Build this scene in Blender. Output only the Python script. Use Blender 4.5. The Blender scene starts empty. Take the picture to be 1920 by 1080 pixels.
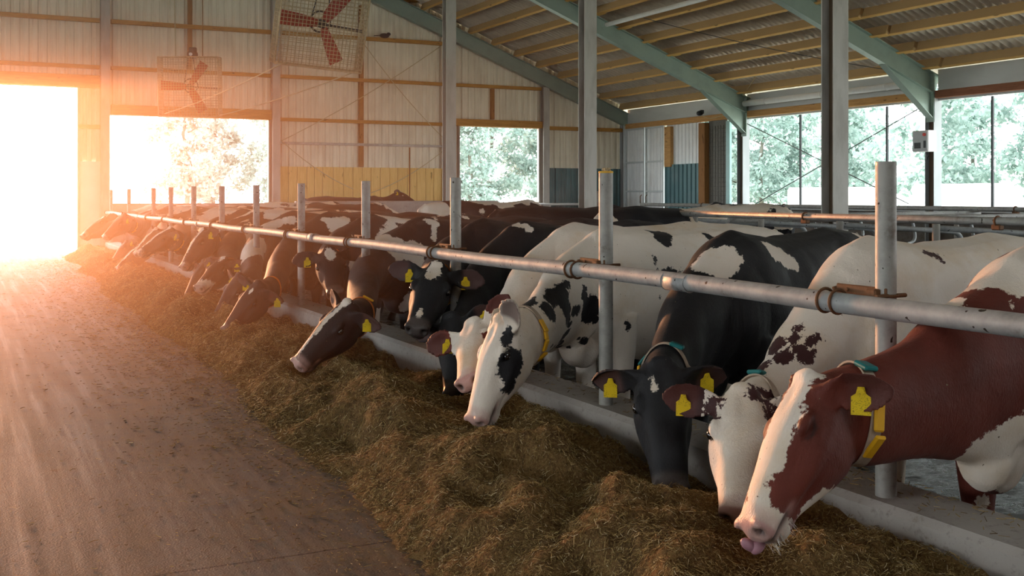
import bpy, bmesh, math, random
import numpy as np
from mathutils import Vector, Matrix
from mathutils.bvhtree import BVHTree

scene = bpy.context.scene
col = scene.collection
TH = math.radians(26.531)

# ---------------------------------------------------------------- camera
cam_data = bpy.data.cameras.new('camera')
cam_data.sensor_width = 36.0
cam_data.lens = 38.31
cam_data.shift_y = -0.0901
cam_data.clip_end = 400
cam = bpy.data.objects.new('camera', cam_data)
cam.location = (0, 0, 1.42)
cam.rotation_euler = (math.radians(90), 0, -TH)
col.objects.link(cam)
scene.camera = cam

# ---------------------------------------------------------------- sky, sun, exposure
world = bpy.data.worlds.new('sky')
scene.world = world
world.use_nodes = True
wnt = world.node_tree
bg = wnt.nodes['Background']
bg.inputs['Color'].default_value = (0.93, 0.98, 1.0, 1)
bg.inputs['Strength'].default_value = 7.6

sun_data = bpy.data.lights.new('sun', 'SUN')
sun_data.energy = 6.0
sun_data.color = (1.0, 0.38, 0.15)
sun_data.angle = math.radians(2.5)
sun = bpy.data.objects.new('sun', sun_data)
SUN_AZ, SUN_EL = math.radians(-6.0), math.radians(4.2)      # azimuth from +Y towards +X
sdir = Vector((math.sin(SUN_AZ) * math.cos(SUN_EL), math.cos(SUN_AZ) * math.cos(SUN_EL), math.sin(SUN_EL)))
sun.rotation_euler = sdir.to_track_quat('Z', 'Y').to_euler()
sun.location = (-5, 60, 20)
col.objects.link(sun)

vs = scene.view_settings
vs.view_transform = 'Standard'
vs.look = 'None'
vs.gamma = 1.0
vs.use_curve_mapping = False
vs.exposure = 0.0
cy = scene.cycles
cy.max_bounces = 7
cy.diffuse_bounces = 4
cy.glossy_bounces = 3
cy.transmission_bounces = 3
cy.volume_bounces = 0
cy.transparent_max_bounces = 4
cy.caustics_reflective = False
cy.caustics_refractive = False
cy.use_denoising = True
cy.sample_clamp_indirect = 6.0

# ---------------------------------------------------------------- helpers
def link(o, parent=None):
    col.objects.link(o)
    if parent is not None:
        o.parent = parent
    return o

def tag(o, label=None, cat=None, group=None, kind=None):
    if label: o['label'] = label
    if cat: o['category'] = cat
    if group: o['group'] = group
    if kind: o['kind'] = kind
    return o

def empty(name, loc=(0, 0, 0)):
    o = bpy.data.objects.new(name, None)
    o.empty_display_size = 0.1
    o.location = loc
    return link(o)

def mesh_np(name, V, F, smooth=False):
    me = bpy.data.meshes.new(name)
    me.from_pydata([tuple(v) for v in V], [], [tuple(f) for f in F])
    if smooth:
        me.polygons.foreach_set('use_smooth', [True] * len(me.polygons))
    me.update()
    return me

class MB:
    """collects shapes, then builds one mesh object"""
    def __init__(s):
        s.v = []; s.f = []; s.sm = []
    def add(s, V, F, smooth=False):
        n = len(s.v)
        s.v += [tuple(map(float, p)) for p in V]
        s.f += [tuple(int(i) + n for i in f) for f in F]
        s.sm += [smooth] * len(F)
        return s
    def box(s, c, d, R=None, bev=0.0):
        x, y, z = [k / 2 for k in d]
        if bev > 0:
            b = min(bev, x * .9, y * .9, z * .9)
            V = []
            for sx in (-1, 1):
                for sy in (-1, 1):
                    for sz in (-1, 1):
                        V += [(sx * x, sy * (y - b), sz * (z - b)), (sx * (x - b), sy * y, sz * (z - b)), (sx * (x - b), sy * (y - b), sz * z)]
            bm = bmesh.new()
            for p in V: bm.verts.new(p)
            bmesh.ops.convex_hull(bm, input=bm.verts)
            bm.verts.index_update()
            V = [v.co.copy() for v in bm.verts]
            F = [[v.index for v in f.verts] for f in bm.faces]
            bm.free()
        else:
            V = [(-x, -y, -z), (x, -y, -z), (x, y, -z), (-x, y, -z), (-x, -y, z), (x, -y, z), (x, y, z), (-x, y, z)]
            F = [(0, 3, 2, 1), (4, 5, 6, 7), (0, 1, 5, 4), (1, 2, 6, 5), (2, 3, 7, 6), (3, 0, 4, 7)]
        M = R if R is not None else Matrix.Identity(3)
        c = Vector(c)
        return s.add([c + M @ Vector(p) for p in V], F)
    def bar(s, a, b, w, h, up=(0, 0, 1)):
        """rectangular bar from a to b, w across, h along up"""
        a, b = Vector(a), Vector(b)
        t = (b - a); L = t.length; t.normalize()
        u = Vector(up); u = (u - t * u.dot(t)).normalized()
        r = t.cross(u)
        R = Matrix((r, t, u)).transposed()
        return s.box((a + b) / 2, (w, L, h), R)
    def tube(s, pts, r, n=10, cap=True):
        pts = [Vector(p) for p in pts]
        rs = r if isinstance(r, (list, tuple)) else [r] * len(pts)
        rings = []; prev = None
        for i, p in enumerate(pts):
            t = (pts[min(i + 1, len(pts) - 1)] - pts[max(i - 1, 0)]).normalized()
            if prev is None:
                ref = Vector((0, 0, 1)) if abs(t.z) < .9 else Vector((1, 0, 0))
                u = (ref - t * ref.dot(t)).normalized()
            else:
                u = (prev - t * prev.dot(t)).normalized()
            prev = u
            w = t.cross(u)
            rings.append([p + (u * math.cos(2 * math.pi * k / n) + w * math.sin(2 * math.pi * k / n)) * rs[i] for k in range(n)])
        V = [q for R in rings for q in R]
        F = []
        for i in range(len(rings) - 1):
            for k in range(n):
                k2 = (k + 1) % n
                F.append((i * n + k, i * n + k2, (i + 1) * n + k2, (i + 1) * n + k))
        m = len(s.v)
        s.add(V, F, True)
        if cap:
            s.f += [tuple(m + k for k in range(n))[::-1], tuple(m + (len(rings) - 1) * n + k for k in range(n))]
            s.sm += [False, False]
        return s
    def ring(s, c, axis, R, r, n=24, m=6):
        c = Vector(c); ax = Vector(axis).normalized()
        ref = Vector((0, 0, 1)) if abs(ax.z) < .9 else Vector((1, 0, 0))
        u = (ref - ax * ref.dot(ax)).normalized(); w = ax.cross(u)
        V = []; F = []
        for i in range(n):
            a = 2 * math.pi * i / n
            d = u * math.cos(a) + w * math.sin(a)
            for j in range(m):
                b = 2 * math.pi * j / m
                V.append(c + d * (R + r * math.cos(b)) + ax * r * math.sin(b))
        for i in range(n):
            for j in range(m):
                F.append((i * m + j, ((i + 1) % n) * m + j, ((i + 1) % n) * m + (j + 1) % m, i * m + (j + 1) % m))
        return s.add(V, F, True)
    def ellipsoid(s, c, R3, rot=None, n=14, m=9):
        c = Vector(c); M = rot if rot is not None else Matrix.Identity(3)
        V = [c + M @ Vector((0, 0, R3[2]))]
        for i in range(1, m):
            a = math.pi * i / m
            for k in range(n):
                b = 2 * math.pi * k / n
                V.append(c + M @ Vector((R3[0] * math.sin(a) * math.cos(b), R3[1] * math.sin(a) * math.sin(b), R3[2] * math.cos(a))))
        V.append(c + M @ Vector((0, 0, -R3[2])))
        F = [(0, 1 + k, 1 + (k + 1) % n) for k in range(n)]
        for i in range(m - 2):
            for k in range(n):
                F.append((1 + i * n + k, 1 + (i + 1) * n + k, 1 + (i + 1) * n + (k + 1) % n, 1 + i * n + (k + 1) % n))
        e = len(V) - 1
        F += [(e, 1 + (m - 2) * n + (k + 1) % n, 1 + (m - 2) * n + k) for k in range(n)]
        return s.add(V, F, True)
    def hbeam(s, a, b, w, h, tf=.014, tw=.01, up=(0, 0, 1)):
        """I-section: flanges at +-up, width w"""
        a, b = Vector(a), Vector(b)
        t = (b - a).normalized(); u = Vector(up); u = (u - t * u.dot(t)).normalized()
        s.bar(a + u * (h / 2 - tf / 2), b + u * (h / 2 - tf / 2), w, tf, u)
        s.bar(a - u * (h / 2 - tf / 2), b - u * (h / 2 - tf / 2), w, tf, u)
        s.bar(a, b, tw, h - 2 * tf, u)
        return s
    def mesh(s, name):
        me = bpy.data.meshes.new(name)
        me.from_pydata(s.v, [], s.f)
        me.polygons.foreach_set('use_smooth', s.sm)
        me.update()
        return me
    def build(s, name, mat, parent=None, fix=True):
        me = s.mesh(name)
        if fix:
            bm = bmesh.new(); bm.from_mesh(me)
            bmesh.ops.recalc_face_normals(bm, faces=bm.faces)
            bm.to_mesh(me); bm.free()
        me.materials.append(mat)
        o = bpy.data.objects.new(name, me)
        return link(o, parent)

def part_at(o, root):
    """keep world-space vertices under a root that has a location"""
    o.parent = root
    o.matrix_parent_inverse = Matrix.Translation(-root.location)
    return o

# ---- numpy value noise
def _hash(ix, iy, iz, seed):
    n = (ix.astype(np.int64) * 374761393 + iy.astype(np.int64) * 668265263 + iz.astype(np.int64) * 2147483647 + seed * 1274126177) & 0x7fffffff
    n = ((n ^ (n >> 13)) * 1274126177) & 0x7fffffff
    n = n ^ (n >> 16)
    return (n & 0xffff) / 65535.0
def vnoise(P, seed=0):
    P = np.asarray(P, dtype=np.float64)
    i = np.floor(P).astype(np.int64); f = P - i
    f = f * f * (3 - 2 * f)
    r = 0
    for dx in (0, 1):
        wx = f[:, 0] if dx else 1 - f[:, 0]
        for dy in (0, 1):
            wy = f[:, 1] if dy else 1 - f[:, 1]
            for dz in (0, 1):
                wz = f[:, 2] if dz else 1 - f[:, 2]
                r = r + wx * wy * wz * _hash(i[:, 0] + dx, i[:, 1] + dy, i[:, 2] + dz, seed)
    return r
def fbm(P, seed=0, oct=4, gain=.5):
    r = 0; a = 1.0; t = 0
    P = np.asarray(P, dtype=np.float64)
    for k in range(oct):
        r = r + a * vnoise(P * (2 ** k) + 17.3 * k, seed + k); t += a; a *= gain
    return r / t

# ---------------------------------------------------------------- materials
class NT:
    def __init__(s, name):
        s.m = bpy.data.materials.new(name); s.m.use_nodes = True
        s.t = s.m.node_tree
        s.b = s.t.nodes['Principled BSDF']
        s.out = s.t.nodes['Material Output']
    def n(s, typ, **kw):
        nd = s.t.nodes.new(typ)
        for k, v in kw.items():
            if hasattr(nd, k) and k not in nd.inputs: setattr(nd, k, v)
            else: nd.inputs[k].default_value = v
        return nd
    def l(s, a, b): s.t.links.new(a, b)
    def coord(s, kind='Object', scale=(1, 1, 1)):
        tc = s.n('ShaderNodeTexCoord'); mp = s.n('ShaderNodeMapping')
        mp.inputs['Scale'].default_value = scale
        s.l(tc.outputs[kind], mp.inputs['Vector'])
        return mp.outputs['Vector']
    def noise(s, vec, scale, detail=4, rough=.55, dist=0):
        nd = s.n('ShaderNodeTexNoise')
        nd.inputs['Scale'].default_value = scale; nd.inputs['Detail'].default_value = detail
        nd.inputs['Roughness'].default_value = rough; nd.inputs['Distortion'].default_value = dist
        s.l(vec, nd.inputs['Vector'])
        return nd.outputs['Fac']
    def ramp(s, fac, stops):
        nd = s.n('ShaderNodeValToRGB'); e = nd.color_ramp.elements
        while len(e) < len(stops): e.new(.5)
        for k, (p, c) in enumerate(stops):
            e[k].position = p
            e[k].color = (*c, 1) if isinstance(c, (tuple, list)) else (c, c, c, 1)
        s.l(fac, nd.inputs['Fac'])
        return nd.outputs['Color']
    def mix(s, a, b, fac, mode='MIX'):
        nd = s.n('ShaderNodeMix', data_type='RGBA', blend_type=mode)
        for sock, val in ((nd.inputs[6], a), (nd.inputs[7], b), (nd.inputs[0], fac)):
            if hasattr(val, 'is_output'): s.l(val, sock)
            elif isinstance(val, (int, float)): sock.default_value = val
            else: sock.default_value = (*val, 1) if len(val) == 3 else val
        return nd.outputs[2]
    def math(s, op, a, b=0.0, c=0.0, clamp=False):
        nd = s.n('ShaderNodeMath', operation=op, use_clamp=clamp)
        for k, val in enumerate((a, b, c)):
            if hasattr(val, 'is_output'): s.l(val, nd.inputs[k])
            else: nd.inputs[k].default_value = val
        return nd.outputs[0]
    def maprange(s, v, a, b, c=0.0, d=1.0):
        nd = s.n('ShaderNodeMapRange'); nd.clamp = True
        s.l(v, nd.inputs[0])
        for k, x in enumerate((a, b, c, d)): nd.inputs[k + 1].default_value = x
        return nd.outputs[0]
    def attr(s, name, out='Fac'):
        nd = s.n('ShaderNodeAttribute'); nd.attribute_name = name
        return nd.outputs[out]
    def bump(s, h, strength=.3, dist=.01):
        nd = s.n('ShaderNodeBump'); nd.inputs['Strength'].default_value = strength; nd.inputs['Distance'].default_value = dist
        s.l(h, nd.inputs['Height']); s.l(nd.outputs['Normal'], s.b.inputs['Normal'])
    def set(s, **kw):
        for k, v in kw.items():
            k = {'color': 'Base Color', 'rough': 'Roughness', 'metal': 'Metallic', 'spec': 'Specular IOR Level'}.get(k, k)
            sock = s.b.inputs[k]
            if hasattr(v, 'is_output'): s.l(v, sock)
            elif isinstance(v, tuple) and len(v) == 3: sock.default_value = (*v, 1)
            else: sock.default_value = v
        return s.m

def simple(name, c, rough=.6, metal=0.0, var=.15, scale=6.0, stretch=(1, 1, 1), bump=0.0, dark=None, spec=.3):
    """a colour with noise wear of its own"""
    t = NT(name)
    v = t.coord('Object', stretch)
    n1 = t.noise(v, scale, 5, .6)
    d = dark if dark else tuple(k * .6 for k in c)
    c2 = t.mix(c, d, t.maprange(n1, .45, .45 + .5 * max(.05, 1 - var * 3), 0, min(1, var * 3)))
    t.set(color=c2, rough=rough, metal=metal, spec=spec)
    if bump > 0: t.bump(t.noise(v, scale * 5, 4), bump, .01)
    return t.m

M = {}
def galv(name, c, c2, rust=.15):
    t = NT(name); v = t.coord('Object')
    a = t.noise(v, 9, 5, .65); b = t.noise(v, 60, 3, .6)
    cc = t.mix(c, c2, t.maprange(a, .4, .7))
    cc = t.mix(cc, (.10, .055, .03), t.math('MULTIPLY', t.maprange(t.noise(v, 4.5, 6, .7), .6, .75), rust * 4))
    cc = t.mix(cc, (.02, .015, .01), t.maprange(t.noise(v, 34, 1, .5), .71, .74))     # fly specks
    t.set(color=cc, rough=t.maprange(b, .3, .7, .50, .70), metal=.25, spec=.35)
    t.bump(b, .12, .004)
    return t.m
M['galv'] = galv('galvanised_steel', (.36, .38, .38), (.24, .26, .265))
M['post'] = galv('post_steel', (.36, .355, .33), (.24, .235, .22), .2)
M['beam'] = simple('beam_steel', (.46, .45, .41), .55, .1, .2, 5, (1, 1, .3), .05, (.30, .28, .24))
M['webrust_shade'] = simple('web_rust_shade', (.115, .075, .045), .7, .1, .2, 6, (1, 1, .3), 0, (.06, .04, .028))  # brown rust, darkened further by recess shade put into the colour
M['rafter'] = simple('rafter_paint', (.30, .39, .34), .5, .1, .15, 3, (1, 1, 1), .03, (.20, .26, .23))
M['rust'] = simple('rusty_bolt', (.18, .09, .045), .7, .4, .2, 30)
M['ironmark'] = simple('dark_iron', (.07, .06, .055), .6, .5, .2, 30)
def timber(name, c, d, axis, side=None):
    t = NT(name); st = [14, 14, 14]; st[axis] = 1.2
    v = t.coord('Object', tuple(st))
    g = t.noise(v, 2.2, 6, .6, .6)
    k = t.noise(t.coord('Object', tuple(3 if i != axis else 1.1 for i in range(3))), 3, 2)
    cc = t.mix(c, d, t.maprange(g, .35, .75))
    cc = t.mix(cc, tuple(x * .45 for x in d), t.maprange(k, .66, .74))
    if side:      # grey-brown flanks, brighter undersides: shade and bounce light painted into the colour
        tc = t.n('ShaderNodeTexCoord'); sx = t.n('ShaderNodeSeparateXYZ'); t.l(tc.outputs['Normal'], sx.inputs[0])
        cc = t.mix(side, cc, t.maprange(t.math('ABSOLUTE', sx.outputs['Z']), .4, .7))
    t.set(color=cc, rough=.75, spec=.2)
    t.bump(g, .15, .005)
    return t.m
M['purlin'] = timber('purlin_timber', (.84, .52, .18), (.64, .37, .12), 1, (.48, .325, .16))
M['girt'] = timber('girt_timber', (.52, .27, .07), (.33, .16, .04), 0)
M['stud'] = timber('stud_timber', (.36, .17, .06), (.24, .11, .04), 2)
M['lumber'] = timber('header_timber', (.60, .34, .13), (.40, .21, .08), 1)
M['board'] = timber('yellow_board', (.86, .60, .24), (.72, .46, .15), 2)
def sheet(name, c, d, streak, rough=.5, metal=.03):
    t = NT(name)
    a = t.noise(t.coord('Object', (3, 3, .35)), 2.5, 6, .65)
    b = t.noise(t.coord('Object'), 1.1, 3)
    cc = t.mix(c, d, t.maprange(a, .42, .75))
    cc = t.mix(cc, streak, t.math('MULTIPLY', t.maprange(b, .5, .8), .35))
    t.set(color=cc, rough=rough, metal=metal, spec=.35)
    return t.m
M['wall'] = sheet('wall_sheet', (.86, .79, .64), (.70, .63, .49), (.48, .41, .28))
M['sidewall'] = sheet('side_sheet', (.84, .85, .84), (.70, .71, .71), (.45, .40, .34))
M['roof'] = sheet('roof_sheet', (.74, .67, .58), (.62, .56, .48), (.30, .25, .2), .7, 0)
M['teal'] = sheet('teal_sheet', (.07, .16, .17), (.045, .11, .12), (.3, .33, .32), .45, .1)
M['white_sheet'] = simple('white_paint', (.80, .80, .78), .5, 0, .12, 4, (1, 1, 1), 0, (.62, .60, .57))
M['eavecol'] = simple('eave_column_paint', (.36, .39, .40), .5, .1, .12, 3, (1, 1, .3))
M['fascia'] = simple('fascia_grey', (.55, .58, .58), .5, .1, .12, 3, (1, .3, 1))
M['redwood'] = timber('red_header_timber', (.32, .14, .08), (.22, .09, .05), 1)
M['netting'] = simple('windbreak_net', (.20, .19, .165), .8, 0, .2, 30)
M['tealstrip'] = simple('teal_trim', (.30, .48, .46), .4, .1, .1, 4)
M['white_plastic'] = simple('white_plastic', (.82, .83, .82), .4, 0, .08, 8)
M['box_front'] = simple('box_front_grey', (.50, .53, .54), .45, 0, .1, 8)
M['red_plastic'] = simple('red_plastic', (.7, .06, .04), .35, 0, .05, 8)
M['dark_plastic'] = simple('dark_plastic', (.03, .035, .04), .4, 0, .05, 8)
M['cable'] = simple('cable_steel', (.10, .10, .10), .5, .5, .1, 20)
M['rope'] = simple('straw_rope', (.62, .50, .30), .8, 0, .2, 60)
M['cage'] = simple('cage_wire', (.60, .47, .28), .6, .2, .2, 30)
M['blade'] = simple('red_blade', (.42, .045, .025), .45, .1, .2, 8, (1, 1, 1), 0, (.24, .04, .025))
M['yellowcap'] = simple('yellow_rim', (.75, .45, .05), .6, 0, .1, 30)
def concrete(name, c, d, dirt, dirtlo=.55, dirthi=.7):
    t = NT(name); v = t.coord('Object')
    a = t.noise(v, 2.2, 6, .65); b = t.noise(v, 28, 4, .7)
    cc = t.mix(c, d, t.maprange(a, .35, .7))
    cc = t.mix(cc, tuple(k * .62 for k in d), t.maprange(b, .55, .8))
    cc = t.mix(cc, dirt, t.maprange(t.noise(v, 5, 6, .75), dirtlo, dirthi))
    t.set(color=cc, rough=.85, spec=.25)
    t.bump(b, .35, .006)
    return t.m
M['curb'] = concrete('curb_concrete', (.37, .345, .32), (.28, .255, .235), (.13, .095, .06), .60, .75)
M['lowwall'] = concrete('low_wall_concrete', (.16, .14, .125), (.10, .09, .08), (.07, .055, .04), .5, .7)

def floor_mat():
    t = NT('alley_concrete')
    v = t.coord('Object')
    lengthwise = t.coord('Object', (7, .22, 1))
    a = t.noise(v, .9, 6, .62)
    s = t.noise(lengthwise, 1.6, 6, .62, .3)
    b = t.noise(v, 30, 5, .75)
    cc = t.mix((.115, .104, .106), (.070, .058, .055), t.maprange(a, .36, .68))
    cc = t.mix(cc, (.20, .185, .182), t.math('MULTIPLY', t.maprange(s, .52, .74), .7))       # worn wheel tracks
    cc = t.mix(cc, (.10, .07, .052), t.math('MULTIPLY', t.maprange(t.noise(lengthwise, 3.3, 5, .7), .56, .74), .65))
    sp = t.maprange(t.noise(t.coord('Object', (1.2, 1, 1)), 5.2, 5, .62), .63, .69)
    cc = t.mix(cc, (.075, .042, .026), t.math('MULTIPLY', sp, .9))                          # trodden dung
    cc = t.mix(cc, (.34, .29, .22), t.maprange(t.noise(v, 80, 2, .6), .67, .72))           # crumbs
    cc = t.mix(cc, (.055, .04, .03), t.maprange(t.noise(v, 42, 3, .7), .64, .74))
    # sand and feed dust near the heap
    sx = t.n('ShaderNodeSeparateXYZ'); tc = t.n('ShaderNodeTexCoord'); t.l(tc.outputs['Object'], sx.inputs[0])
    dust = t.math('MULTIPLY', t.maprange(sx.outputs['X'], -.1, 1.9), t.maprange(t.noise(v, 2.6, 5, .7), .35, .62))
    cc = t.mix(cc, (.19, .125, .06), t.math('MULTIPLY', dust, .75))
    # joints across the alley every 6.5 m
    fr = t.math('FRACT', t.math('DIVIDE', t.math('ADD', t.math('ADD', sx.outputs['Y'], -4.25), t.math('MULTIPLY', t.noise(v, 1.5, 3), .05)), 6.5))
    jo = t.math('LESS_THAN', fr, .0022)
    cc = t.mix(cc, (.03, .022, .018), t.math('MULTIPLY', jo, .8))
    rr = t.maprange(s, .35, .75, .70, .50)
    t.set(color=cc, rough=rr, spec=.22)
    h = t.math('ADD', t.math('MULTIPLY', b, .5), t.math('MULTIPLY', t.noise(v, 110, 3, .6), .5))
    t.bump(h, .7, .008)
    return t.m
M['floor'] = floor_mat()
def wet_mat():
    t = NT('wet_slats'); v = t.coord('Object')
    a = t.noise(v, 5, 5, .7)
    t.set(color=t.mix((.05, .04, .032), (.022, .018, .015), a), rough=t.maprange(a, .4, .6, .12, .55), spec=.5)
    t.bump(t.noise(t.coord('Object', (1, 3, 1)), 12, 4, .7), .9, .03)
    return t.m
M['wet'] = wet_mat()
M['grass'] = simple('pale_ground', (.62, .62, .54), .9, 0, .3, .6, (1, 1, 1), 0, (.50, .50, .42))
M['bale'] = simple('white_wrap', (.9, .92, .92), .5, 0, .05, 2)
def leafmat(name, c1, c2):
    t = NT(name)
    g = t.n('ShaderNodeNewGeometry')
    cc = t.mix(c1, c2, g.outputs['Random Per Island'])
    t.set(color=cc, rough=.6, spec=.3)
    tr = t.n('ShaderNodeBsdfTranslucent'); t.l(cc, tr.inputs['Color'])
    mx = t.n('ShaderNodeMixShader'); mx.inputs[0].default_value = .45
    t.l(t.b.outputs[0], mx.inputs[1]); t.l(tr.outputs[0], mx.inputs[2]); t.l(mx.outputs[0], t.out.inputs['Surface'])
    return t.m
M['leaf'] = leafmat('tree_leaves', (.26, .37, .33), (.46, .56, .52))
M['bark'] = simple('tree_bark', (.20, .19, .16), .9, 0, .2, 8, (1, 1, .2), .2)
# ================================================================ BUILDING
def rz(x): return 4.31 + .39 * (15.96 - abs(x))          # underside of the rafters
COWZ = -.25
YB = 28.4
ORD = ['lowest', 'second', 'third', 'fourth', 'fifth', 'sixth', 'seventh', 'eighth', 'ninth', 'tenth', 'eleventh', 'twelfth',
       'thirteenth', 'fourteenth', 'fifteenth', 'sixteenth', 'seventeenth', 'eighteenth', 'nineteenth', 'twentieth']

def corr(mb, along, x0, x1, zb, ztop, plane, period=.2, depth=.035, flip=1):
    """trapezoid sheet; along='x' (plane is Y) or 'y' (plane is X)"""
    pat = [(0, 0), (.45, 0), (.58, 1), (.87, 1)]
    xs = []
    k0 = math.floor(x0 / period)
    k = k0
    while k * period < x1 + period:
        for f, o in pat:
            xs.append(((k + f) * period, o))
        k += 1
    def off(x):
        f = (x / period) % 1
        if f < .45: return 0
        if f < .58: return (f - .45) / .13
        if f < .87: return 1
        return 1 - (f - .87) / .13
    pts = [x0] + [x for x, o in xs if x0 + 1e-4 < x < x1 - 1e-4] + [x1]
    V = []; F = []
    for x in pts:
        p = plane + off(x) * depth * flip
        zt = ztop(x) if callable(ztop) else ztop
        for z in (zb, zt):
            V.append((x, p, z) if along == 'x' else (p, x, z))
    for i in range(len(pts) - 1):
        F.append((2 * i, 2 * i + 2, 2 * i + 3, 2 * i + 1))
    mb.add(V, F)

# ---- floor slabs
m = MB(); m.box((-7.4, 11, -.15), (20.8, 39, .3)); fl = m.build('floor', M['floor']); tag(fl, kind='structure')
m = MB(); m.box((10.65, 11, COWZ - .05), (14.7, 39, .1)); f2 = m.build('floor_cowside', M['wet']); tag(f2, kind='structure')
m = MB(); m.box((20, 30, -.62), (240, 240, .5)); g = m.build('ground_outside', M['grass']); tag(g, kind='structure')

# ---- end wall
m = MB()
top = lambda x: rz(x) + .655
m.box((-10.2, YB + .02, 3.5), (15.6, .04, 7.5))
corr(m, 'x', -2.4, 2.38, 4.04, top, YB)
corr(m, 'x', 2.38, 3.11, 2.26, top, YB)
corr(m, 'x', 3.11, 7.07, 3.40, top, YB)
corr(m, 'x', 7.07, 12.45, COWZ, top, YB)
corr(m, 'x', 12.45, 15.06, 3.39, top, YB)
corr(m, 'x', 15.06, 18.0, COWZ, top, YB)
wall_back = m.build('wall_back', M['wall'], fix=False); tag(wall_back, kind='structure')
def wpart(name, mat, *boxes):
    for c, d in boxes:
        m = MB(); m.box(c, d, None, .006); m.build(name, mat, wall_back)
wpart('panel', M['white_sheet'], ((2.745, YB - .02, 1.0), (.73, .05, 2.52)))
for a, b in ((-2.4, 2.88), (3.14, 7.09), (7.31, 12.0)):
    for z in (5.70, 6.85):
        wpart('girt', M['girt'], (((a + b) / 2, YB - .06, z), (b - a, .12, .10)))
for a, b in ((-2.4, 2.88), (3.14, 7.09), (7.31, 12.0), (12.2, 15.1)):
    wpart('girt', M['girt'], (((a + b) / 2, YB - .06, 4.56), (b - a, .12, .09)))
wpart('girt', M['girt'], ((9.65, YB - .06, 3.43), (4.68, .12, .09)), ((16.6, YB - .06, 3.42), (2.6, .12, .11)), ((2.64, YB - .06, 3.10), (.5, .1, .10)))
wpart('girt', M['beam'], ((9.65, YB - .07, 2.81), (4.68, .08, .06)))
wpart('lintel', M['girt'], ((.25, YB - .09, 4.20), (5.25, .16, .30)), ((5.12, YB - .09, 3.53), (3.95, .16, .25)), ((13.65, YB - .09, 3.50), (2.9, .16, .20)))
for x, z0, z1 in ((5.03, 4.61, 5.65), (5.03, 5.75, 8.2), (9.57, 2.2, 2.77), (9.57, 2.85, 3.38), (9.57, 3.48, 4.51), (9.57, 4.61, 5.64), (9.57, 5.75, 6.6), (13.52, 3.62, 4.5), (16.47, 2.24, 3.36)):
    wpart('stud', M['stud'], ((x, YB - .05, (z0 + z1) / 2), (.11, .10, z1 - z0)))
# boards and teal sheets along the bottom
m = MB(); random.seed(3)
x = 7.33
while x < 11.98:
    w = random.uniform(.20, .30)
    x2 = min(x + w, 11.99)
    m.box(((x + x2) / 2, YB - .05 - random.uniform(0, .008), .97), (x2 - x - .012, .035, 2.44), None, .004)
    x = x2
m.build('boarding', M['board'], wall_back)
m = MB(); corr(m, 'x', 15.33, 17.85, COWZ, 2.24, YB - .07, .2, .03); m.build('lower_sheet', M['teal'], wall_back, fix=False)
wpart('kerb_plank', M['curb'], ((5.1, YB - .05, .5), (4.0, .12, 1.46)), ((13.75, YB - .05, .5), (2.6, .12, 1.46)))
wpart('jamb', M['beam'], ((2.40, YB - .03, 1.9), (.06, .14, 4.3)), ((7.05, YB - .03, 2.3), (.05, .12, 2.2)), ((15.04, YB - .03, 2.3), (.05, .12, 2.2)), ((12.47, YB - .03, 2.3), (.04, .12, 2.2)))
# white handrail below the third opening
m = MB(); m.tube([(13.6, YB - .25, 1.17), (17.0, YB - .25, 1.17)], .035); 
for xx in (13.65, 15.3, 16.95): m.tube([(xx, YB - .25, COWZ), (xx, YB - .25, 1.17)], .03)
o = m.build('handrail', M['white_plastic']); tag(o, 'white tubular handrail in front of the dark teal sheeting on the end wall', 'rail')

# ---- other walls
m = MB(); m.box((-18, 11, .3), (.1, 36, 1.1)); wl = m.build('wall_left_unseen', M['lowwall']); tag(wl, kind='structure')  # unseen wall, kept low to let more fill light in
m = MB(); m.box((0, -8.4, 4.0), (36, .1, 8.5)); wf = m.build('wall_front_blocker', M['lowwall']); tag(wf, kind='structure')  # unseen, added behind the camera to dim the foreground
m = MB(); m.box((18.12, 7.2, .42), (.14, 31.0, 1.34)); 
wr = m.build('wall_right', M['lowwall']); tag(wr, kind='structure')
# fascia, header and gutter pipe along the eave, one length per bay
BAYS = [(4.4, 10.3), (10.5, 16.3), (16.5, 22.5), (22.7, 28.2)]
BN = ['the front bay', 'the bay at the control box', 'the bay with the cross cables', 'the bay against the end wall']
for (y0, y1), bn in zip(BAYS, BN):
    m = MB(); m.box((18.06, (y0 + y1) / 2, 3.81), (.06, y1 - y0, .46)); o = m.build('eave_fascia', M['fascia']); tag(o, kind='structure')
    mat = M['redwood'] if y1 < 17 else M['lumber']
    m = MB(); m.box((17.98, (y0 + y1) / 2, 3.52), (.12, y1 - y0, .16), None, .01)
    o = m.build('header_beam', mat); tag(o, ('reddish' if y1 < 17 else 'orange') + ' timber header beam over the opening in ' + bn, 'beam', 'eave header beams')
m = MB(); m.tube([(17.82, 16.55, 3.78), (17.82, 22.35, 3.78)], .075, 12)
for yy in (17.5, 19.5, 21.5): m.ring((17.82, yy, 3.78), (0, 1, 0), .078, .008)
o = m.build('eave_pipe', M['white_plastic']); tag(o, 'pale plastic pipe slung under the eave between the two braced frames', 'pipe')
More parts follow.
